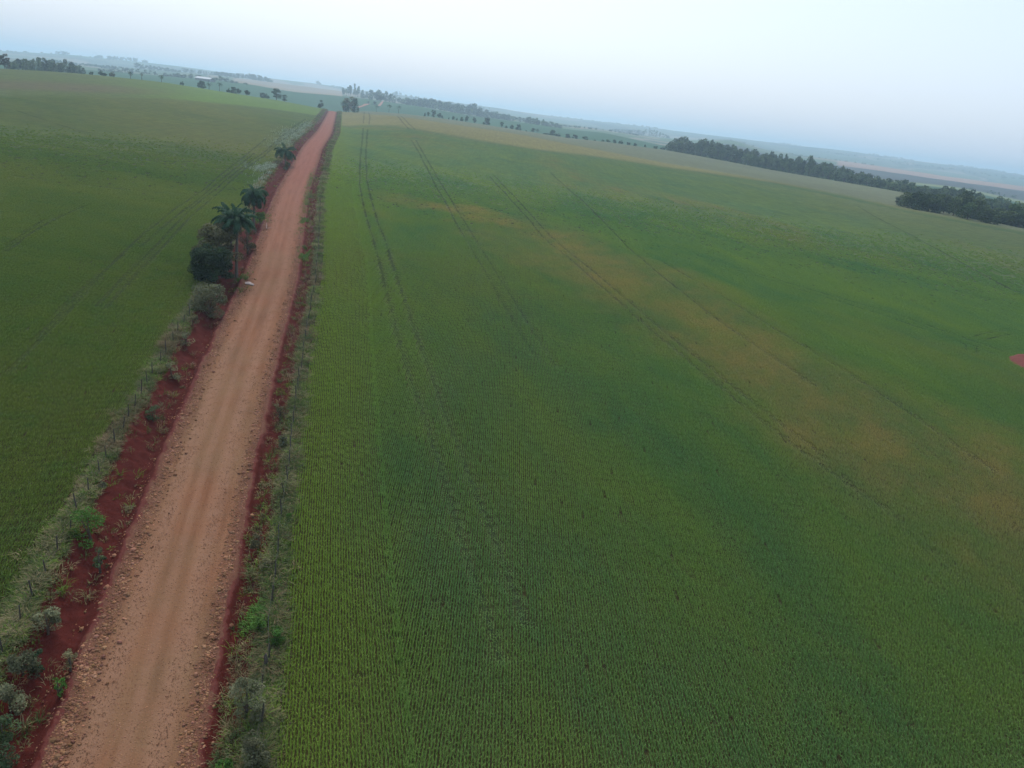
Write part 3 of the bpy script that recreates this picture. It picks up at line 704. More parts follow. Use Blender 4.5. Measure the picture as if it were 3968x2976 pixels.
# pale dry grass beside the far bend and bright fresh grass by the fence
def patch(name, cen, spread, n_, mat, h0, w0, label, tint=(1, 1, 1), seed=5):
    g_ = np.random.default_rng(seed); P = []
    for (px, py, sx, sy, k) in cen:
        c = hit(px, py); m = int(n_*k); q = g_.normal(size=(m, 2)); 
        u = c[None]+q[:, :1]*sx*RN[None]+q[:, 1:]*sy*RT[None]; P.append(u)
    P = np.concatenate(P); P = P[fbm(P[:, 0]/1.6, P[:, 1]/3.5, 95+seed, 3) > .44]
    if 'pale' in name: P = P[road_d(P[:, 0], P[:, 1]) < -6.4]
    z = zground(P[:, 0], P[:, 1]); V, Q = blades(np.c_[P, z], g_.uniform(.6, 1.3, len(P))*h0, w0, g_.uniform(.2, 1.1, len(P)), seed)
    T = np.repeat(g_.uniform(.7, 1.2, len(P))[:, None]*np.array(tint), 6, 0)
    o = withtint(name, V, Q, T, mat); tag(o, label, 'grass', kind='stuff')
patch('pale_grass', [(1148,525,3.5,22,1.2),(1095,560,3,9,.25),(1060,655,3,5,.8),(1085,690,2.2,6,.6),(1195,490,2,25,.5),(1060,725,2,6,.3)], 1, 2600, m_pale, .7, .12, 'pale silvery dry grass at the field edge beside the third palm', seed=6)
patch('bright_grass', [(1180,965,.5,2.2,.5),(1182,850,.5,5,.4),(1195,760,.5,9,.4),(1205,690,.5,12,.3),(1000,830,1,2.2,.4),(940,1075,.6,2,.3),(1004,2390,.5,.7,.3),(1040,2470,.5,1,.3)], 1, 2600, m_leaf_bright, .36, .045, 'fresh bright green grass tufts against the fence lines', seed=9)

# ------------------------------------------------------------------ loose stones
phi = (1+5**.5)/2
IV = np.array([(-1,phi,0),(1,phi,0),(-1,-phi,0),(1,-phi,0),(0,-1,phi),(0,1,phi),(0,-1,-phi),(0,1,-phi),(phi,0,-1),(phi,0,1),(-phi,0,-1),(-phi,0,1)]); IV /= np.linalg.norm(IV[0])
IT = np.array([(0,11,5),(0,5,1),(0,1,7),(0,7,10),(0,10,11),(1,5,9),(5,11,4),(11,10,2),(10,7,6),(7,1,8),(3,9,4),(3,4,2),(3,2,6),(3,6,8),(3,8,9),(4,9,5),(2,4,11),(6,2,10),(8,6,7),(9,8,1)])
NS = 46000; s = 12+np.exp(g.uniform(math.log(8), math.log(230), NS)); s = s[g.random(NS) < 1-.93*sstep(80, 235, s)]; NS = len(s); lf_ = g.random(NS) < .62
dl = np.where(lf_, -2.95+g.normal(0, .42, NS), 2.9+g.normal(0, .30, NS)); inn = g.random(NS) < .42; dl = np.where(inn, g.uniform(-2.9, 2.9, NS), dl)
out_ = g.random(NS) < .06; dl = np.where(out_, g.uniform(3.2, 4.6, NS)*np.where(lf_, -1, 1), dl)
x, y = along(s, dl); z = zground(x, y); sz = np.where(inn, g.uniform(.012, .032, NS), g.lognormal(-3.42, .5, NS)).clip(.012, .15)*(1+s/260)
z = z + .01
B = IV[None]*sz[:, None, None]*g.uniform(.65, 1.25, (NS, 1, 3))*g.uniform(.8, 1.2, (NS, 12, 1)); B[:, :, 2] *= .7
V = (B+np.stack([x, y, z+sz*.3], 1)[:, None]).reshape(-1, 3); T = (IT[None]+np.arange(NS)[:, None, None]*12).reshape(-1, 3)
tn = g.uniform(.65, 1.35, (NS, 1))*np.stack([np.ones(NS), g.uniform(.85, 1.1, NS), g.uniform(.8, 1.1, NS)], 1)
o = withtint('gravel_stones', V, None, np.repeat(tn, 12, 0), m_stone, tri=T); tag(o, 'loose tan and red stones heaped along the road edges', 'gravel', kind='stuff')

# ------------------------------------------------------------------ fences
def fence(dlat, s0, s1, step, label, seed, stumps=()):
    g_ = np.random.default_rng(seed); root = empty('wire_fence', (float(along(s0, dlat)[0]), float(along(s0, dlat)[1]), float(zground(*along(s0, dlat)))))
    tag(root, label, 'fence'); ox = Vector(root.location); tops = []
    protos = []
    for v_ in range(4):
        h_ = [1.2, 1.1, 1.3, 1.15][v_]; rr_ = [.042, .036, .048, .04][v_]
        V, Q, T = tube([(0, 0, -.3), (.01, .005, .4), (.02*(v_-1), .01, h_*.7), (.03*(v_-1), .015, h_)], [rr_*1.1, rr_, rr_*.95, rr_*.8], 7)
        protos.append(mesh('post', V, Q, T, False)); protos[-1].materials.append(m_post)
    ss = []; q = s0
    while q < s1 and len(ss) < 92: ss.append(q); q += step*g_.uniform(.85, 1.15)*(1+max(0, q-60)/45)
    for i_, q in enumerate(ss):
        x_, y_ = along(q, dlat+g_.normal(0, .05)); z_ = float(zground(x_, y_)); p_ = bpy.data.objects.new('post', protos[i_ % 4]); col.objects.link(p_); p_.parent = root
        p_.location = Vector((float(x_), float(y_), z_))-ox; p_.rotation_euler = (g_.normal(0, .06), g_.normal(0, .06), g_.uniform(0, 6)); f_ = g_.uniform(.85, 1.15); p_.scale = (1, 1, f_)
        tops.append((float(x_), float(y_), z_))
    for hgt in (.35, .75, 1.12):
        W = []
        for i_ in range(len(tops)-1):
            a3 = np.array(tops[i_]); b3 = np.array(tops[i_+1])
            for f_ in (0, .5): W.append(a3*(1-f_)+b3*f_+np.array([0, 0, hgt-.03*(f_ > 0)])-np.array(ox))
        W.append(np.array(tops[-1])+np.array([0, 0, hgt])-np.array(ox)); V, Q, T = tube(W, [.002]*len(W), 4); link('wire', mesh('wire', V, Q, T), m_wire, root)
    return root
fence(-6.85, 17, 165, 2.1, 'post and wire fence in the weeds between the road and the left field', 3)
fr = fence(6.0, 15, 165, 2.1, 'post and wire fence in the weeds along the edge of the right field', 4)
c = hit(1030, 2590); V, Q, T = tube([(0, 0, -.2), (.02, 0, .3), (-.03, .02, .62), (-.02, .05, .78)], [.13, .11, .10, .05], 8)
o = link('rotten_stump', mesh('rotten_stump', V, Q, T), m_post); o.location = (c[0], c[1], float(zground(*c))); tag(o, 'short thick broken stump in the weeds of the right fence line', 'stump')

# ------------------------------------------------------------------ plants
def ztop(xy, X_, Y_):
    a_, td_ = ray(np.array([X_]), np.array([Y_])); return CAMH-float(np.hypot(xy[0], xy[1]))*float(td_[0])
def lobes(h, w, k, seed, base=.25, top=1.0, taper=.35):
    g_ = np.random.default_rng(seed); zc = g_.uniform(base+.12, top-.12, k)*h; f = (zc/h-base)/(top-base); prof = np.clip(1-((f-.40)/.68)**2, .12, 1)**.75
    an = g_.uniform(0, 6.28, k); rr_ = w*.5*prof*np.sqrt(g_.uniform(.05, .62, k)); C = np.stack([rr_*np.cos(an), rr_*np.sin(an), zc], 1)
    s_ = (g_.uniform(.13, .26, k)*(1.0 if k < 30 else .72))[:, None]*min(w, h*1.1); R = np.repeat(s_, 3, 1)*np.array([1, 1, .75]); return C, R
def tree_meshes(h, w, seed, nleaf, lsize, k=16, base=.25, trunk=True, limb=5):
    C, R = lobes(h, w, k, seed, base); V, Q, T = leaves(C, lsize, nleaf, R, .5, seed+7)
    V[:, 2] = np.maximum(V[:, 2], .02)
    cr = mesh('crown', V, Q); vcol(cr, 'tint', T); mb = MB(); g_ = np.random.default_rng(seed+1); tr_h = h*(base+.35); b = g_.normal(0, .03*h, 2)
    r_ = .022*h+.03; V, Q, T = tube([(0, 0, -.3), (b[0]*.2, b[1]*.2, tr_h*.4), (b[0], b[1], tr_h), (b[0]*1.3, b[1]*1.3, h*.8)], [r_*1.2, r_, r_*.7, r_*.2], 7); mb.add(V, Q, T)
    for i_ in range(min(limb, k)):
        e = C[i_]*.9; st = np.array([b[0]*.7, b[1]*.7, min(tr_h*.6, e[2]*.6)]); V, Q, T = tube([st, (st+e)/2+np.array([0, 0, -.03*h]), e], [r_*.5, r_*.35, r_*.12], 5); mb.add(V, Q, T)
    return cr, mb.me('trunk', True)
def plant(name, loc, rz, meshes, mats, label, cat, group=None, sc=(1, 1, 1), parts=('crown', 'trunk')):
    root = empty(name, loc, rz); root.scale = sc
    for pm, mt, pn in zip(meshes, mats, parts):
        if len(pm.materials) == 0: pm.materials.append(mt)
        o_ = bpy.data.objects.new(pn, pm); col.objects.link(o_); o_.parent = root
    tag(root, label, cat, group); return root

# palms
def frond_mesh(L, e0, curv, seed, hang=.65, nl=30, dens=1.0):
    g_ = np.random.default_rng(seed); m = 12; P = [np.zeros(3)]; e = e0
    for i_ in range(m): P.append(P[-1]+np.array([math.cos(e), 0, math.sin(e)])*L/m); e -= curv/m*(.6+.9*i_/m)
    P = np.array(P); V, Q, T = tube(P, np.linspace(.045, .008, m+1)*L/3, 5); mb = MB().add(V, Q, T); tt = [np.full((len(V), 3), 1.0)]
    for i_ in range(nl):
        f = .12+.86*i_/nl; q = f*m; a_ = int(q); p = P[a_]*(1-q+a_)+P[min(a_+1, m)]*(q-a_); tg = P[min(a_+1, m)]-P[a_]; tg /= np.linalg.norm(tg)
        ll = L*.24*math.sin(math.pi*min(.97, .18+f*.80))**.6*g_.uniform(.8, 1.15); ww = .035*L/3*2.3
        for sd_ in (-1, 1):
            dr = np.array([0, sd_, 0])*.8+tg*.5+np.array([0, 0, g_.uniform(-.1, .35)]); dr /= np.linalg.norm(dr)
            mid_ = p+dr*ll*.5+np.array([0, 0, -ll*.10]); en = p+dr*ll*.85+np.array([0, 0, -ll*hang*g_.uniform(.6, 1.2)]); wv = tg*ww
            mb.add([p-wv*.5, p+wv*.5, mid_+wv, mid_-wv, en+wv*.2, en-wv*.2], [(0, 1, 2, 3), (3, 2, 4, 5)]); tt.append(np.full((6, 3), g_.uniform(.75, 1.25)))
    me = mb.me('frond'); vcol(me, 'tint', np.concatenate(tt)); return me
def palm(loc, h, L, label, seed, nf=20, droop=0, dry=4, group=None, lean=.0, fine=30):
    g_ = np.random.default_rng(seed); root = empty('palm_tree', loc); tag(root, label, 'palm tree', group)
    la = g_.uniform(0, 6.28); lx, ly = math.cos(la)*lean, math.sin(la)*lean
    V, Q, T = tube([(0, 0, -.3), (lx*.1, ly*.1, h*.25), (lx*.45, ly*.45, h*.6), (lx, ly, h)], [.25, .20, .17, .18], 10)
    link('trunk', mesh('trunk', V, Q, T, True), m_palm_bark, root)
    kinds = [frond_mesh(L, .95, 1.7+droop, seed*3+1, nl=fine), frond_mesh(L, .45, 1.9+droop, seed*3+2, nl=fine), frond_mesh(L*.95, 0.05, 1.5+droop, seed*3+3, nl=fine), frond_mesh(L*.8, 1.35, .8+droop*.6, seed*3+4, nl=fine)]
    dk = frond_mesh(L*.7, -.7, 1.0, seed*3+5, hang=.9, nl=max(8, fine//2))
    for m_ in kinds: m_.materials.append(m_frond)
    dk.materials.append(m_frond_dry)
    for i_ in range(nf):
        kk = 3 if i_ < 2 else (0 if i_ < nf*.4 else 1 if i_ < nf*.72 else 2)
        o_ = bpy.data.objects.new('frond', kinds[kk]); col.objects.link(o_); o_.parent = root; o_.location = (lx, ly, h); o_.rotation_euler = (g_.normal(0, .1), g_.normal(0, .13), i_*2.399+g_.normal(0, .2)); s_ = g_.uniform(.88, 1.1); o_.scale = (s_,)*3
    for i_ in range(dry):
        o_ = bpy.data.objects.new('dry_frond', dk); col.objects.link(o_); o_.parent = root; o_.location = (lx, ly, h-.15); o_.rotation_euler = (0, g_.normal(.15, .12), i_*1.7+g_.uniform(0, 1)); 
    return root
def palm_px(bx, by, cx, cy, L, label, seed, **k):
    c = hit(bx, by); z0 = float(zground(*c)); zt = ztop(c, cx, cy); return palm((c[0], c[1], z0), zt-z0, L, label, seed, **k)
palm_px(916, 1049, 922, 852, 2.9, 'tall feathery palm with slim bare trunk, nearest the road edge of the palm pair', 31, nf=24, lean=.3, dry=3)
palm_px(893, 1022, 884, 846, 3.3, 'palm with a reddish trunk behind the khaki tree, left one of the touching pair', 32, nf=22, lean=.3, dry=4)
palm_px(984, 852, 984, 757, 3.3, 'palm with strongly drooping fronds and a brown skirt, just beyond the touching palm pair', 33, nf=28, droop=1.0, dry=9)
palm_px(1106, 634, 1107, 588, 4.0, 'small lone palm by the pale dry grass at the left field edge', 34, nf=22, droop=.5, dry=2, fine=20)

# the thicket under the palms
def bush_px(bx, by, ytop, wid, label, mats, seed, nleaf, ls, name='roadside_bush', cat='bush', base=.0, k=22, group=None):
    c = hit(bx, by); z0 = float(zground(*c)); h = max(.35, ztop(c, bx, ytop)-z0)
    ms = tree_meshes(h, wid, seed, nleaf, ls, k, base); return plant(name, (c[0], c[1], z0), 0, ms, mats, label, cat, group, parts=('foliage', 'stem'))
bush_px(818, 1098, 950, 6.2, 'big round dark green bush with foliage down to the ground beside the palms', (m_leaf_dark, m_bark), 41, 15000, .13, 'broadleaf_bush', k=60)
bush_px(846, 1055, 852, 6.4, 'khaki brown leafy tree rising behind the dark round bush', (m_leaf_khaki, m_bark), 42, 9000, .15, 'broadleaf_tree', 'tree', k=44)
bush_px(812, 1206, 1096, 3.9, 'grey green rounded shrub below the dark bush at the bank edge', (m_leaf_grey, m_bark), 43, 4600, .11, 'rounded_shrub', 'shrub', k=24)
bush_px(960, 960, 850, 2.8, 'loose olive bush under the fronds between the palms', (m_leaf_khaki, m_bark), 44, 5000, .07, 'olive_bush', k=16)
bush_px(1008, 848, 812, 1.8, 'small bright green bush at the foot of the drooping palm', (m_leaf_bright, m_bark), 45, 2600, .06, 'bright_bush', k=12)
bush_px(1112, 648, 622, 2.0, 'dark shrub at the foot of the lone far palm', (m_leaf_dark, m_bark), 46, 1500, .08, 'dark_shrub', 'shrub', k=10)
near = [  # base px, top px, width m, material, leaves, leaf size, label
 (350, 2075, 1960, 2.7, m_leaf_bright, 4200, .05, 'yellow green bushy shrub at the upper left bank where the field corner is brown'),
 (385, 2165, 2110, 1.1, m_leaf_mid, 1500, .04, 'small dark shrub growing alone on the bare red left bank'),
 (185, 2440, 2345, 1.8, m_leaf_grey, 4000, .045, 'grey shrub with dark underside on the left bank, above the two pale ones'),
 (88, 2600, 2490, 1.8, m_leaf_grey, 4200, .045, 'wide pale shrub in the left fence line above the bottom corner'),
 (140, 2575, 2500, 1.0, m_leaf_mid, 2200, .045, 'dark leafy shrub beside the wide pale one on the left bank edge'),
 (38, 2735, 2650, 1.7, m_leaf_grey, 3600, .045, 'shrub with a brown top low in the left fence line, third from the bottom'),
 (10, 2850, 2760, 1.6, m_leaf_mid, 3200, .045, 'dark green shrub touching the left frame edge near the bottom'),
 (20, 2975, 2880, 1.8, m_leaf_mid, 2400, .045, 'nearly black shrub in the very bottom left corner'),
 (270, 2560, 2500, .9, m_leaf_khaki, 900, .04, 'dry yellow tuft shrub on the red left bank'),
 (228, 2660, 2600, .8, m_leaf_bright, 800, .045, 'little fresh green shrub at the foot of the left bank'),
 (1004, 2450, 2375, 1.3, m_leaf_bright, 1900, .045, 'bright green shrub between the road and the right fence'),
 (1062, 2510, 2430, 1.3, m_leaf_bright, 1900, .045, 'bright green shrub pressing against the right wheat field'),
 (955, 2790, 2590, 2.2, m_leaf_grey, 5200, .045, 'large pale green shrub spreading over the right bank above the bottom edge'),
 (985, 2990, 2850, 2.2, m_leaf_grey, 4600, .045, 'dark grey green shrub cut by the bottom edge right of the road'),
 (872, 2985, 2920, 1.1, m_leaf_bright, 1600, .05, 'leafy green shrub at the bottom edge right beside the road'),
 (1000, 2110, 2050, 1.3, m_leaf_khaki, 1500, .045, 'khaki shrub on the red right bank beside a fence post'),
 (1030, 2210, 2140, 1.4, m_leaf_khaki, 1600, .045, 'second khaki shrub down the right bank under the first'),
 (1118, 2015, 1985, .8, m_leaf_bright, 700, .045, 'tiny bright green shrub on the wheat side of the right fence'),
 (1085, 1600, 1545, 1.5, m_leaf_khaki, 1600, .05, 'khaki shrub overhanging the narrow red ditch on the right'),
 (1095, 1730, 1670, 1.3, m_leaf_grey, 1400, .05, 'grey green shrub in the right fence line above the ditch weeds'),
 (398, 1895, 1865, .8, m_leaf_grey, 700, .05, 'small bluish shrub in the left fence line'),
 (592, 1610, 1560, 1.6, m_leaf_mid, 1700, .05, 'dark shrub on the edge of the left bank half way up'),
 (668, 1450, 1395, 1.7, m_leaf_grey, 1700, .05, 'greyish shrub in the upper left fence line'),
 (720, 1330, 1275, 1.8, m_leaf_grey, 1700, .055, 'grey bush below the rounded shrub by the left bank'),
 (748, 1260, 1215, 1.8, m_leaf_khaki, 1500, .055, 'brownish bush just under the rounded grey shrub'),
]
for i_, (bx, by, yt, wd_, mt, nl_, ls_, lb) in enumerate(near):
    bush_px(bx, by, yt+ (by-yt)*.15, wd_*.85, lb, (mt, m_bark), 60+i_*3, int(nl_*.42), ls_*1.35, 'verge_shrub', 'shrub', k=12, group='shrubs along the two fence lines')

# rubble at the road edge
c = hit(965, 1084); mb = MB(); g_ = np.random.default_rng(3)
v_ = IV*np.array([.62, .45, .25])*g_.uniform(.75, 1.2, (12, 1)); mb.add(v_+[0, 0, .12], None, IT); v_ = IV*np.array([.3, .22, .18])*g_.uniform(.75, 1.2, (12, 1)); mb.add(v_+[.55, -.35, .08], None, IT)
o = link('rubble_block', mb.me('rubble_block'), plain('pale_rubble', (.33, .24, .21), (.55, .45, .40), 5)); o.location = (c[0], c[1], float(zground(*c))); tag(o, 'pale pinkish block of rubble on the left edge of the road below the bush', 'rubble')
c = hit(1032, 876); mb = MB()
for a3, b3 in (((0, 0, .05), (-.5, 1.6, .9)), ((-.1, .2, .1), (.9, .3, .5)), ((0, .1, .1), (.3, -.8, .45))):
    V, Q, T = tube([a3, (np.array(a3)+np.array(b3))/2+[0, .1, .06], b3], [.06, .05, .02], 6); mb.add(V, Q, T)
o = link('dead_branch', mb.me('dead_branch'), plain('bleached_wood', (.30, .22, .18), (.48, .38, .33), 6)); o.location = (c[0], c[1], float(zground(*c))); tag(o, 'bleached dead branch lying on the left road edge above the rubble', 'branch')

# ------------------------------------------------------------------ the field pond of bare red earth at the right edge
mb = MB(); pc = hit(4082, 1436); m = 40; Vp = [[pc[0], pc[1], float(zbase(*pc))+.10]]; 
m_earth, t_ = newmat('bare_red_earth'); n = N(t_); P = n.pos(); f = n.noise(P, .7, 5, .7)
n.out(n.diffuse(n.mix(f, (.10, .030, .026), (.20, .070, .055)), 1, n.bump(f, .8, .3), .05))
rings = 10
for k_ in range(1, rings+1):
    for j_ in range(m):
        th = 2*math.pi*j_/m; rr_ = k_/rings*(1+.05*math.sin(2*th+1)+.03*math.sin(5*th)+.02*math.sin(11*th))
        xx = pc[0]+rr_*5.2*math.cos(th); yy = pc[1]+rr_*7.5*math.sin(th)
        Vp.append([xx, yy, float(zbase(xx, yy))+.12+.45*max(0, math.sin(rr_*math.pi))*(1 if k_ < rings else 0)+(.15*random.random() if k_ < rings else -.05)])
Qp = []; Tp = [(0, 1+(j_+1) % m, 1+j_)[::-1] for j_ in range(m)]
for k_ in range(rings-1):
    for j_ in range(m): a_ = 1+k_*m; Qp.append((a_+j_, a_+m+j_, a_+m+(j_+1) % m, a_+(j_+1) % m))
o = link('bare_earth', mesh('bare_earth', Vp, Qp, Tp, True), m_earth); tag(o, 'oval patch of bare red earth in the right wheat field', kind='structure')

# ------------------------------------------------------------------ far pieces of the road
def far_road(name, left, right_, label):
    L = np.array([hit(*p, rmin=850) for p in left]); R_ = np.array([hit(*p, rmin=850) for p in right_]); V = []; Q = []; k = 0
    for i_ in range(len(L)-1):
        for f in np.linspace(0, 1, 12)[:-1 if i_ < len(L)-2 else None]:
            a2 = L[i_]*(1-f)+L[i_+1]*f; b2 = R_[i_]*(1-f)+R_[i_+1]*f
            for f2 in (0, .33, .67, 1): p = a2*(1-f2)+b2*f2; V.append([p[0], p[1], float(zbase(*p))+.6])
            k += 1
    for i_ in range(k-1):
        for j_ in range(3): Q.append((i_*4+j_, (i_+1)*4+j_, (i_+1)*4+j_+1, i_*4+j_+1))
    mt, t = newmat(name); n = N(t); n.out(n.diffuse(n.mix(n.noise(n.pos(), .05, 3), (.26, .11, .075), (.36, .17, .12)), 1))
    tag(link(name, mesh(name, V, Q, None, True), mt), label, kind='structure')
far_road('distant_road', [(1383, 416), (1400, 411), (1412, 404)], [(1386, 421), (1410, 413), (1436, 403)], 'short stretch of the red road rising past the crest trees')
far_road('distant_road', [(1462, 411), (1474, 400), (1483, 393)], [(1474, 412), (1482, 402), (1487, 394)], 'far end of the red road climbing the opposite hill')

# ------------------------------------------------------------------ trees on and beyond the crest
def crest_xy(X_, f=1.02, Lr=None, Y_=None):
    """a spot just past the crest that limits the view in this direction"""
    Lr = LK if (Lr is None and X_ > 1400) else (Lr or LT)
    a_ = float(ray(np.array([float(X_)]), np.array([float(Y_ or 440)]))[0][0]); r_ = float(np.interp(a_, Lr[0], Lr[1]))*f
    return np.array([r_*math.sin(a_), r_*math.cos(a_)])
VARS = {}
def variant(kind, k):
    key = (kind, k)
    if key not in VARS:
        if kind == 'round': ms = tree_meshes(10, 10, 300+k, 1500, .55, 17, -.05)
        elif kind == 'tall': ms = tree_meshes(10, 6.2, 320+k, 1300, .42, 16, .04)
        elif kind == 'column': ms = tree_meshes(10, 5.0, 340+k, 1300, .42, 14, .0)
        elif kind == 'bush': ms = tree_meshes(10, 16, 360+k, 1300, .75, 16, -.05)
        elif kind == 'wood': ms = tree_meshes(10, 9.5, 380+k, 1100, .62, 15, -.12)
        elif kind == 'gum': ms = tree_meshes(10, 4.5, 400+k, 600, .45, 10, .25)
        VARS[key] = ms
    return VARS[key]
cat_of = {'round': 'tree', 'tall': 'tree', 'column': 'tree', 'bush': 'bush', 'wood': 'tree', 'gum': 'tree'}
def far_tree(X_, Yb, Yt, wpx, kind, label, mat=None, f=1.02, group=None, name=None, Lr=None, k=None, xy=None):
    c = crest_xy(X_, f, Lr, Yb) if xy is None else xy
    z0 = float(zbase(*c))-.1; h = max(1.2, ztop(c, X_, Yt)-z0)*(1.12 if name is None else 1.2); r_ = math.hypot(*c); wm = wpx/FPX*r_*1.0; k = k if k is not None else random.randrange(4)
    ms = variant(kind, k); w0 = {'round': 10, 'tall': 6.2, 'column': 5, 'bush': 16, 'wood': 9.5, 'gum': 4.5}[kind]
    key = (kind, k, mat.name if mat else '')
    if key not in VARS:
        cr = ms[0] if mat is None else ms[0].copy(); 
        if len(cr.materials) == 0: cr.materials.append(mat or m_leaf_wood)
        elif mat: cr.materials[0] = mat
        VARS[key] = (cr, ms[1])
    ms = VARS[key]
    return plant(name or ('far_bush' if kind == 'bush' else 'crest_tree'), (c[0], c[1], z0), random.uniform(0, 6.28), ms, (m_leaf_wood, m_bark), label, cat_of[kind], group, (wm/w0, wm/w0, h/10))
row = 'trees scattered along the crest of the near fields'
m_leaf_row = leafmat('crest_tree_foliage', (.022, .050, .024), (.048, .082, .034), var=.25, scale=.3)
m_leaf_rust = leafmat('rusty_foliage', (.035, .045, .022), (.085, .055, .028), var=.1, scale=.2)
F_ = lambda *a_, **k_: far_tree(*a_, mat=k_.pop('mat', m_leaf_row), group=row, **k_)
F_(18, 258, 211, 34, 'tall', 'tree with rust tinged leaves and bare trunk, first at the far left of the crest', mat=m_leaf_rust)
F_(354, 286, 279, 14, 'bush', 'tiny dark bush on the left crest just right of the grey wood')
F_(398, 290, 276, 30, 'bush', 'low wide dark bush left of the pale bush on the crest')
F_(434, 293, 278, 20, 'bush', 'pale olive bush beside the low wide dark one on the crest', mat=m_leaf_khaki)
F_(705, 328, 316, 15, 'bush', 'small lone bush on the crest between the palm and the shed')
F_(781, 340, 317, 31, 'round', 'round dark bush on the crest just below the white roofed shed')
F_(884, 356, 342, 15, 'bush', 'small bush at the left end of the clump beyond the slender palm')
F_(905, 360, 339, 24, 'round', 'rounded middle tree of the three part clump beyond the slender palm')
F_(923, 362, 344, 20, 'round', 'right hand tree of the three part clump beyond the slender palm')
F_(956, 368, 350, 23, 'round', 'single round bush right of the three part clump')
F_(1018, 379, 361, 24, 'round', 'left half of the twin bushes before the tall oval tree')
F_(1035, 381, 364, 18, 'bush', 'right half of the twin bushes before the tall oval tree')
F_(1071, 388, 345, 33, 'tall', 'tallest oval tree on the crest left of the road')
F_(1102, 391, 368, 19, 'tall', 'small tree standing right beside the tallest oval tree')
F_(1241, 422, 384, 22, 'column', 'columnar dark tree alone on the crest nearest the road on its left')
F_(1351, 432, 376, 44, 'tall', 'big grey brown tree at the crest where the road disappears', mat=m_leaf_khaki, f=1.05)
F_(1376, 428, 386, 26, 'round', 'dark tree right of the big grey brown one at the road crest', f=1.08, Lr=LT)
F_(1340, 433, 405, 26, 'bush', 'low dark shrubbery at the foot of the road crest trees', f=1.03)
spec = [(1646,446,437,8,'bush'),(1659,446,435,11,'tall'),(1679,450,425,17,'column'),(1701,455,439,22,'round'),(1714,456,449,8,'bush'),(1739,460,455,6,'bush'),(1756,462,450,11,'tall'),(1770,464,457,8,'bush'),
 (1789,467,454,13,'round'),(1808,470,449,17,'tall'),(1838,475,455,14,'tall'),(1885,485,459,29,'round'),(1943,494,473,15,'tall'),(1961,498,487,11,'round'),(1982,503,486,18,'round'),(2008,508,484,23,'round'),
 (2038,511,506,7,'bush'),(2064,519,497,16,'tall'),(2115,526,516,24,'bush'),(2137,529,506,26,'round'),(2161,531,517,22,'bush'),(2198,536,520,22,'round'),(2228,539,524,28,'bush'),(2267,543,530,27,'bush'),
 (2305,546,540,9,'bush'),(2336,549,542,14,'bush'),(2356,551,540,18,'bush'),(2381,554,542,18,'bush'),(2405,556,544,20,'bush'),(2434,561,552,20,'bush'),(2460,564,555,16,'bush'),(2499,570,562,10,'bush'),(2540,578,567,22,'bush'),(2568,583,569,22,'bush')]
rl_ = ['tiny bush starting the tree row right of the far palms','thin little tree beside the tiny first bush of the right row','upright column like tree in the right row','round dark bush touching the upright column tree','very small bush right of the round dark one','speck of a bush in the first gap of the right row','thin tree after the first gap of the right row','small bush right of the thin tree after the gap',
 'small round tree before the taller oval one','oval tree standing over the wheat left of a lone thin one','lone thin tree in the middle of the right row','broad rounded tree standing alone in the right row','slim tree left of a group of three round bushes','smallest of the three rounded bushes in the right row','middle one of the three rounded bushes in the right row','biggest rounded tree closing the group of three',
 'speck of a bush before the thin palm of the right row','upright tree just left of the thin palm in the right row','low bush leading into the broad thicket','tallest crown of the broad thicket in the right row','low right end of the broad thicket','round bush after the broad thicket','wide low bush, second after the broad thicket','wide low bush, third after the broad thicket',
 'tiny bush in the gap past the wide low bushes','small low bush starting the hedge like end of the row','low bush, second of the hedge like end','low bush, third of the hedge like end','low bush, fourth of the hedge like end','low bush, fifth of the hedge like end','low bush closing the hedge like end','tiny bush alone before the long dark wood','low bush near the left end of the long dark wood','last low bush touching the left end of the long dark wood']
for (X_, Yb, Yt, wp_, kd), lb in zip(spec, rl_): F_(X_, Yb, Yt, wp_, kd, lb)
def far_palm(X_, Yb, Yc, L, label, seed, f=1.02, droop=0, Lr=None, xy=None, nf=12, dry=1):
    c = crest_xy(X_, f, Lr, Yb) if xy is None else xy; z0 = float(zbase(*c)); zt = ztop(c, X_, Yc)
    return palm((c[0], c[1], z0), max(1.5, zt-z0), L, label, seed, nf=nf, droop=droop, dry=dry, fine=9, group='palms standing along the far field edges')
far_palm(506, 301, 283, 2.6, 'dense palm first from the left on the crest', 201, droop=.9, nf=18)
far_palm(550, 306, 286, 2.3, 'pale thin palm second from the left on the crest', 202, droop=.9, nf=8, dry=5)
far_palm(626, 315, 297, 3.0, 'drooping palm third from the left on the crest', 203, droop=.9)
far_palm(810, 342, 328, 3.0, 'short spiky palm beside the round bush below the shed', 204)
far_palm(851, 350, 327, 3.2, 'slender upright palm right of the short spiky one', 205)
far_palm(1332, 441, 402, 4.6, 'big palm at the right road edge on the crest', 206, f=1.0, droop=.4, nf=24, Lr=LT)
far_palm(1459, 427, 413, 3.2, 'palm between the two distant stretches of red road', 207)
far_palm(1507, 434, 410, 4.2, 'tallest palm right of the distant red road', 208)
far_palm(1544, 438, 416, 3.8, 'rightmost palm of the three past the distant road', 209)
far_palm(2080, 521, 504, 3.6, 'thin drooping palm in the row of trees above the tan wheat', 210, droop=.8)
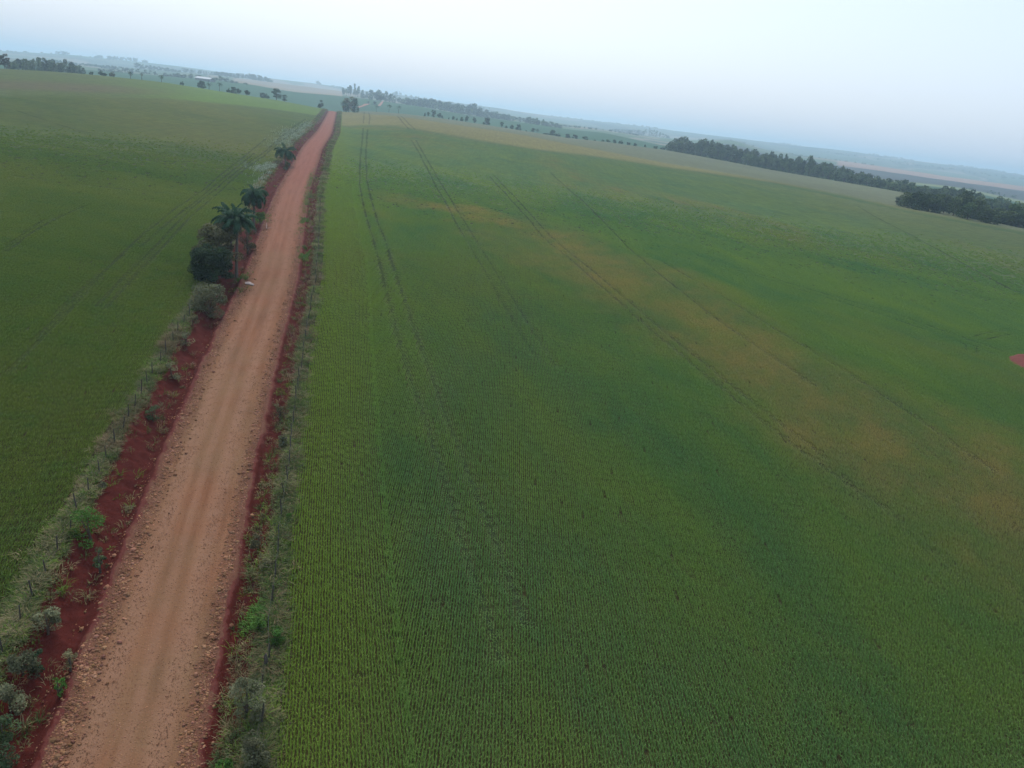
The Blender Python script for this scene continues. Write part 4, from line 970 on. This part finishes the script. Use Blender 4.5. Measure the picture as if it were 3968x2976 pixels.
# small trees on the opposite slope
def slope_tree(X_, Yb, Yt, wp_, kd, lb, rmin=900):
    c = hit(X_, Yb, rmin=rmin); 
    if c is None: return
    far_tree(X_, Yb, Yt, wp_, kd, lb, mat=m_leaf_row, xy=c, group='small trees on the slope past the road crest')
slope_tree(1427, 404, 393, 9, 'tall', 'small tree just left of the distant road')
slope_tree(1452, 409, 393, 16, 'tall', 'tree beside the far end of the distant road')
slope_tree(1474, 393, 370, 32, 'round', 'umbrella shaped tree where the distant road meets the wood')
slope_tree(1442, 406, 402, 5, 'bush', 'speck of a bush left of the distant road')

# shed
a2 = hit(766, 309, rmin=1000); b2 = hit(824, 319, rmin=1000); zc = float(zbase(*((a2+b2)/2))); Ls = float(np.hypot(*(b2-a2))); ang_ = math.atan2((b2-a2)[1], (b2-a2)[0])
root = empty('farm_shed', ((a2[0]+b2[0])/2, (a2[1]+b2[1])/2, zc), ang_); tag(root, 'long low farm shed with a white roof among the trees', 'shed')
mb = MB().box((0, 0, 1.4), (Ls, 9, 3.2)); link('wall', mb.me('wall'), plain('shed_wall', (.10, .09, .08), (.2, .18, .16), 1), root)
mb = MB(); hl = Ls/2+.6; mb.add([(-hl, -5.4, 3.0), (hl, -5.4, 3.0), (hl, 0, 5.6), (-hl, 0, 5.6), (-hl, 5.4, 3.0), (hl, 5.4, 3.0), (-hl, -5.4, 3.15), (hl, -5.4, 3.15), (hl, 0, 5.75), (-hl, 0, 5.75), (-hl, 5.4, 3.15), (hl, 5.4, 3.15)],
  [(0, 3, 2, 1), (3, 4, 5, 2), (6, 7, 8, 9), (9, 8, 11, 10), (0, 1, 7, 6), (4, 10, 11, 5), (0, 6, 9, 3), (3, 9, 10, 4), (1, 2, 8, 7), (2, 5, 11, 8)])
link('roof', mb.me('roof'), plain('white_roof_sheet', (.50, .49, .47), (.62, .61, .60), .5, .5), root)

# ------------------------------------------------------------------ woods: one tree at a time where they can be told apart
def wood(top, bot, rr_, n_, label, group, kinds=('wood',), wpx=(16, 26), seed=1, mat=m_leaf_wood, cover_=1.0, name='broadleaf_tree'):
    """top/bot: outline of the wood in the photograph; rr_: (near r, far r) range as functions of X or numbers"""
    g_ = np.random.default_rng(seed); top = np.array(top, float); bot = np.array(bot, float); x0 = top[0, 0]; x1 = top[-1, 0]
    for i_ in range(n_):
        u = (i_+.5)/n_; X_ = x0+(x1-x0)*u+g_.normal(0, 5); dpt = float(g_.uniform(.02, 1)); X_ = min(max(X_, x0), x1)
        yt = np.interp(X_, top[:, 0], top[:, 1]); yb = np.interp(X_, bot[:, 0], bot[:, 1]); rn = rr_[0](X_) if callable(rr_[0]) else rr_[0]; rf_ = rr_[1](X_) if callable(rr_[1]) else rr_[1]
        r_ = rn+(rf_-rn)*dpt; a_ = float(ray(np.array([X_]), np.array([yb]))[0][0]); c = np.array([r_*math.sin(a_), r_*math.cos(a_)])
        front = yb-(yb-yt)*.74; y_top = front+(yt-front)*dpt+g_.normal(0, (yb-yt)*.09)-(yb-yt)*.12*(g_.random() < .15); wm = g_.uniform(*wpx)*(.9+.2*u*0)
        far_tree(X_, yb, y_top, wm, kinds[i_ % len(kinds)], label, mat=mat, group=group, xy=c, name=name, k=int(g_.integers(0, 4)))
def rK_of(X_): 
    a_ = float(ray(np.array([float(X_)]), np.array([600.]))[0][0]); return float(np.interp(a_, LK[0], LK[1]))
def rT_of(X_): 
    a_ = float(ray(np.array([float(X_)]), np.array([800.]))[0][0]); return float(np.interp(a_, LT[0], LT[1]))
wood([(2592,560),(2605,545),(2629,537),(2648,538),(2665,552),(2700,553),(2735,558),(2790,565),(2850,573),(2900,584),(2940,596),(2987,602),(3021,614),(3060,617),(3175,633),(3257,660),(3363,679),(3431,698),(3518,708),(3576,722),(3700,740),(3788,755),(3968,806)],
     [(2592,581),(3000,659),(3238,699),(3508,743),(3700,800),(3968,860)], (lambda x: rK_of(x)*1.02, lambda x: rK_of(x)*1.20), 135,
     'dark broadleaf tree packed in the long wood behind the right field', 'trees of the long wood behind the right field', wpx=(30, 50), seed=2)
wood([(2600,548),(2640,536),(2800,560),(2930,588),(3060,612),(3180,628),(3270,655)], [(2600,583),(3000,659),(3238,699)], (lambda x: rK_of(x)*1.08, lambda x: rK_of(x)*1.2), 16,
     'tall slim tree standing above the crowns of the long right wood', 'tall trees over the long wood', kinds=('tall',), wpx=(14, 22), seed=3)
wood([(3490,764),(3505,750),(3571,736),(3614,754),(3672,758),(3716,764),(3793,790),(3968,822)], [(3490,806),(3700,855),(3968,912)], (lambda x: rT_of(x)*1.03, lambda x: rT_of(x)*1.17), 28,
     'large dark tree in the near clump at the right frame edge', 'trees of the near clump at the right edge', wpx=(55, 85), seed=4, kinds=('round',))
wood([(36,246),(70,233),(95,233),(130,233),(160,225),(190,232),(215,245),(240,244),(275,247),(300,260),(322,262)], [(36,262),(180,272),(322,284)], (lambda x: rT_of(x)*1.25, lambda x: rT_of(x)*1.45), 24,
     'blue grey tree in the wood behind the left end of the crest', 'trees of the wood behind the left crest', wpx=(20, 34), seed=5, kinds=('wood', 'tall'))
wood([(1563,382),(1640,385),(1720,397),(1800,408),(1835,412),(1880,425),(1940,438),(1979,452)], [(1563,402),(1671,419),(1809,446),(1979,468)], (1600, 1850), 44,
     'hazy dark tree in the middle wood beyond the green slope', 'trees of the middle wood', wpx=(26, 40), seed=6)
wood([(2038,458),(2060,457),(2110,468),(2174,485)], [(2038,478),(2174,498)], (1450, 1600), 12, 'hazy tree in the short wood right of the middle one', 'trees of the short wood', wpx=(20, 30), seed=7)
wood([(1326,345),(1345,333),(1370,331),(1400,342),(1410,358)], [(1326,372),(1410,385)], (1900, 2050), 12, 'tall slender tree in the stand above the road crest', 'trees of the stand above the road crest', kinds=('gum', 'tall'), wpx=(12, 18), seed=8)
wood([(1405,366),(1440,350),(1455,344),(1475,356),(1496,362),(1540,372),(1563,386)], [(1405,385),(1500,394),(1563,402)], (1750, 1950), 18, 'blue hazy tree between the slender stand and the middle wood', 'trees between the stand and the middle wood', kinds=('wood', 'tall'), wpx=(16, 24), seed=9)
wood([(640,290),(700,283),(760,290),(830,302),(868,297),(880,308),(930,318),(958,322)], [(640,298),(760,306),(870,318),(958,326)], (1420, 1500), 14, 'hazy low tree in the belt around the white roofed shed', 'trees around the shed', wpx=(16, 26), seed=10)

# ------------------------------------------------------------------ distant woods that read as one mass
def mass(name, segs, label, wpx=10, seed=1, mat=m_leaf_wood):
    g_ = np.random.default_rng(seed); MV = []; MQ = []; MT = []; off = 0
    for (pts_, r_, n_) in segs:
        pts_ = np.array(pts_, float)   # X, ytop, ybottom
        for i_ in range(n_):
            X_ = g_.uniform(pts_[0, 0], pts_[-1, 0]); yt = np.interp(X_, pts_[:, 0], pts_[:, 1])+g_.normal(0, 1.0); yb = np.interp(X_, pts_[:, 0], pts_[:, 2])
            a_ = float(ray(np.array([X_]), np.array([yb]))[0][0]); rr_ = r_*g_.uniform(.97, 1.05); c = np.array([rr_*math.sin(a_), rr_*math.cos(a_)]); z0 = float(zbase(*c)); h = max(4, min(34, ztop(c, X_, yt)-z0)); wm = wpx/FPX*rr_*g_.uniform(.7, 1.3)
            C, R = lobes(h, wm, 6, int(g_.integers(1e6)), 0.0); V, Q, T = leaves(C, wm*.16, 90, R, .5, int(g_.integers(1e6))); V += [c[0], c[1], z0]; MV.append(V); MQ.append(Q+off); MT.append(T); off += len(V)
    o = withtint(name, np.concatenate(MV), np.concatenate(MQ), np.concatenate(MT), mat); tag(o, label, 'wood', kind='stuff')
mass('distant_wood', [([(365,220,232),(390,213,233),(470,222,240),(520,224,243),(575,236,246)], 4150, 60), ([(221,198,212),(245,196,213),(268,202,215)], 4250, 14), ([(130,206,214),(400,226,232)], 4300, 14), ([(0,196,205),(110,200,208)], 4300, 16)], 'pale blue woods along the top of the left hills', 9, 1)
mass('distant_wood', [([(520,240,262),(560,250,268),(640,262,285),(700,275,295)], 2500, 50), ([(160,225,262),(250,238,262),(330,246,270),(420,258,285),(520,266,290)], 2300, 80), ([(360,272,283),(520,264,292),(640,280,298)], 1700, 34)], 'blue woods on the slope behind the left crest', 11, 2)
mass('distant_wood', [([(836,276,290),(900,283,305),(960,284,312),(1010,290,316),(1056,306,318)], 2550, 110), ([(700,262,285),(780,272,292),(850,280,300)], 2650, 30), ([(640,290,302),(700,284,302)], 1650, 12)], 'blue wood left of the pale brown field', 10, 3)
mass('distant_wood', [([(1220,318,327),(1232,313,328),(1242,322,330)], 4100, 8), ([(1280,333,336),(1330,340,343)], 4200, 8), ([(1495,350,366),(1510,347,368),(1555,355,372),(1580,366,378),(1640,376,386),(1740,392,402),(1900,415,424)], 3300, 60)], 'small hazy woods on the skyline above the road', 10, 4)
mass('distant_wood', [([(1960,444,462),(2010,452,470),(2040,460,474)], 1750, 22), ([(2181,490,502),(2240,494,510),(2295,508,516)], 2000, 24), ([(2295,508,518),(2400,520,534),(2470,534,546)], 2100, 24), ([(2356,500,520),(2420,500,526),(2495,502,530),(2505,490,530),(2520,492,534),(2560,512,538),(2592,528,540)], 2800, 90), ([(2130,449,458),(2190,452,462),(2300,470,478),(2460,486,496),(2545,496,503)], 5000, 44)], 'hazy woods in the valley left of the long dark wood', 10, 5)
mass('distant_wood', [([(2700,556,562),(2960,582,590),(3141,606,614),(3383,640,646)], 2650, 40), ([(2985,551,558),(3035,553,562),(3105,565,570)], 5600, 20), ([(3336,592,600),(3400,598,612),(3480,610,620),(3500,613,628),(3540,622,635)], 5700, 40), ([(3670,636,648),(3740,643,655),(3860,658,668),(3968,677,690)], 5900, 46), ([(3180,618,628),(3500,655,668),(3780,690,700),(3968,712,722)], 4200, 70), ([(3700,735,740),(3968,772,780)], 1500, 12)], 'pale woods fading into the haze on the right hills', 10, 6)

# ------------------------------------------------------------------ haze
hz = MB(); hz.box((0, 0, -130+ (130+95)/2), (18600, 18600, 225))
zmin = float(Z.min()); 
me = mesh('haze', *[hz.V[0], np.concatenate(hz.Q), None]); 
me.vertices.foreach_get('co', (tmp := np.zeros(24, np.float32))); tmp = tmp.reshape(-1, 3)
tmp[:, 2] = np.where(tmp[:, 2] < 0, zmin-1.5, max(float(Z.max())+30, 60)); me.vertices.foreach_set('co', tmp.ravel()); me.update()
m_haze, t_ = newmat('haze_air'); n = N(t_)
pv = n.node('ShaderNodeVolumePrincipled'); n.put(pv, 'Color', HAZE_COLOR+(1,)); n.put(pv, 'Density', HAZE_DENSITY); n.put(pv, 'Anisotropy', .6)
o_ = n.node('ShaderNodeOutputMaterial'); t_.links.new(pv.outputs[0], o_.inputs['Volume'])
try: m_haze.cycles.volume_sampling = 'DISTANCE'; m_haze.cycles.homogeneous_volume = True
except Exception: pass
haze = link('haze', me, m_haze); tag(haze, kind='stuff')
print('Z range', Z.min(), Z.max())
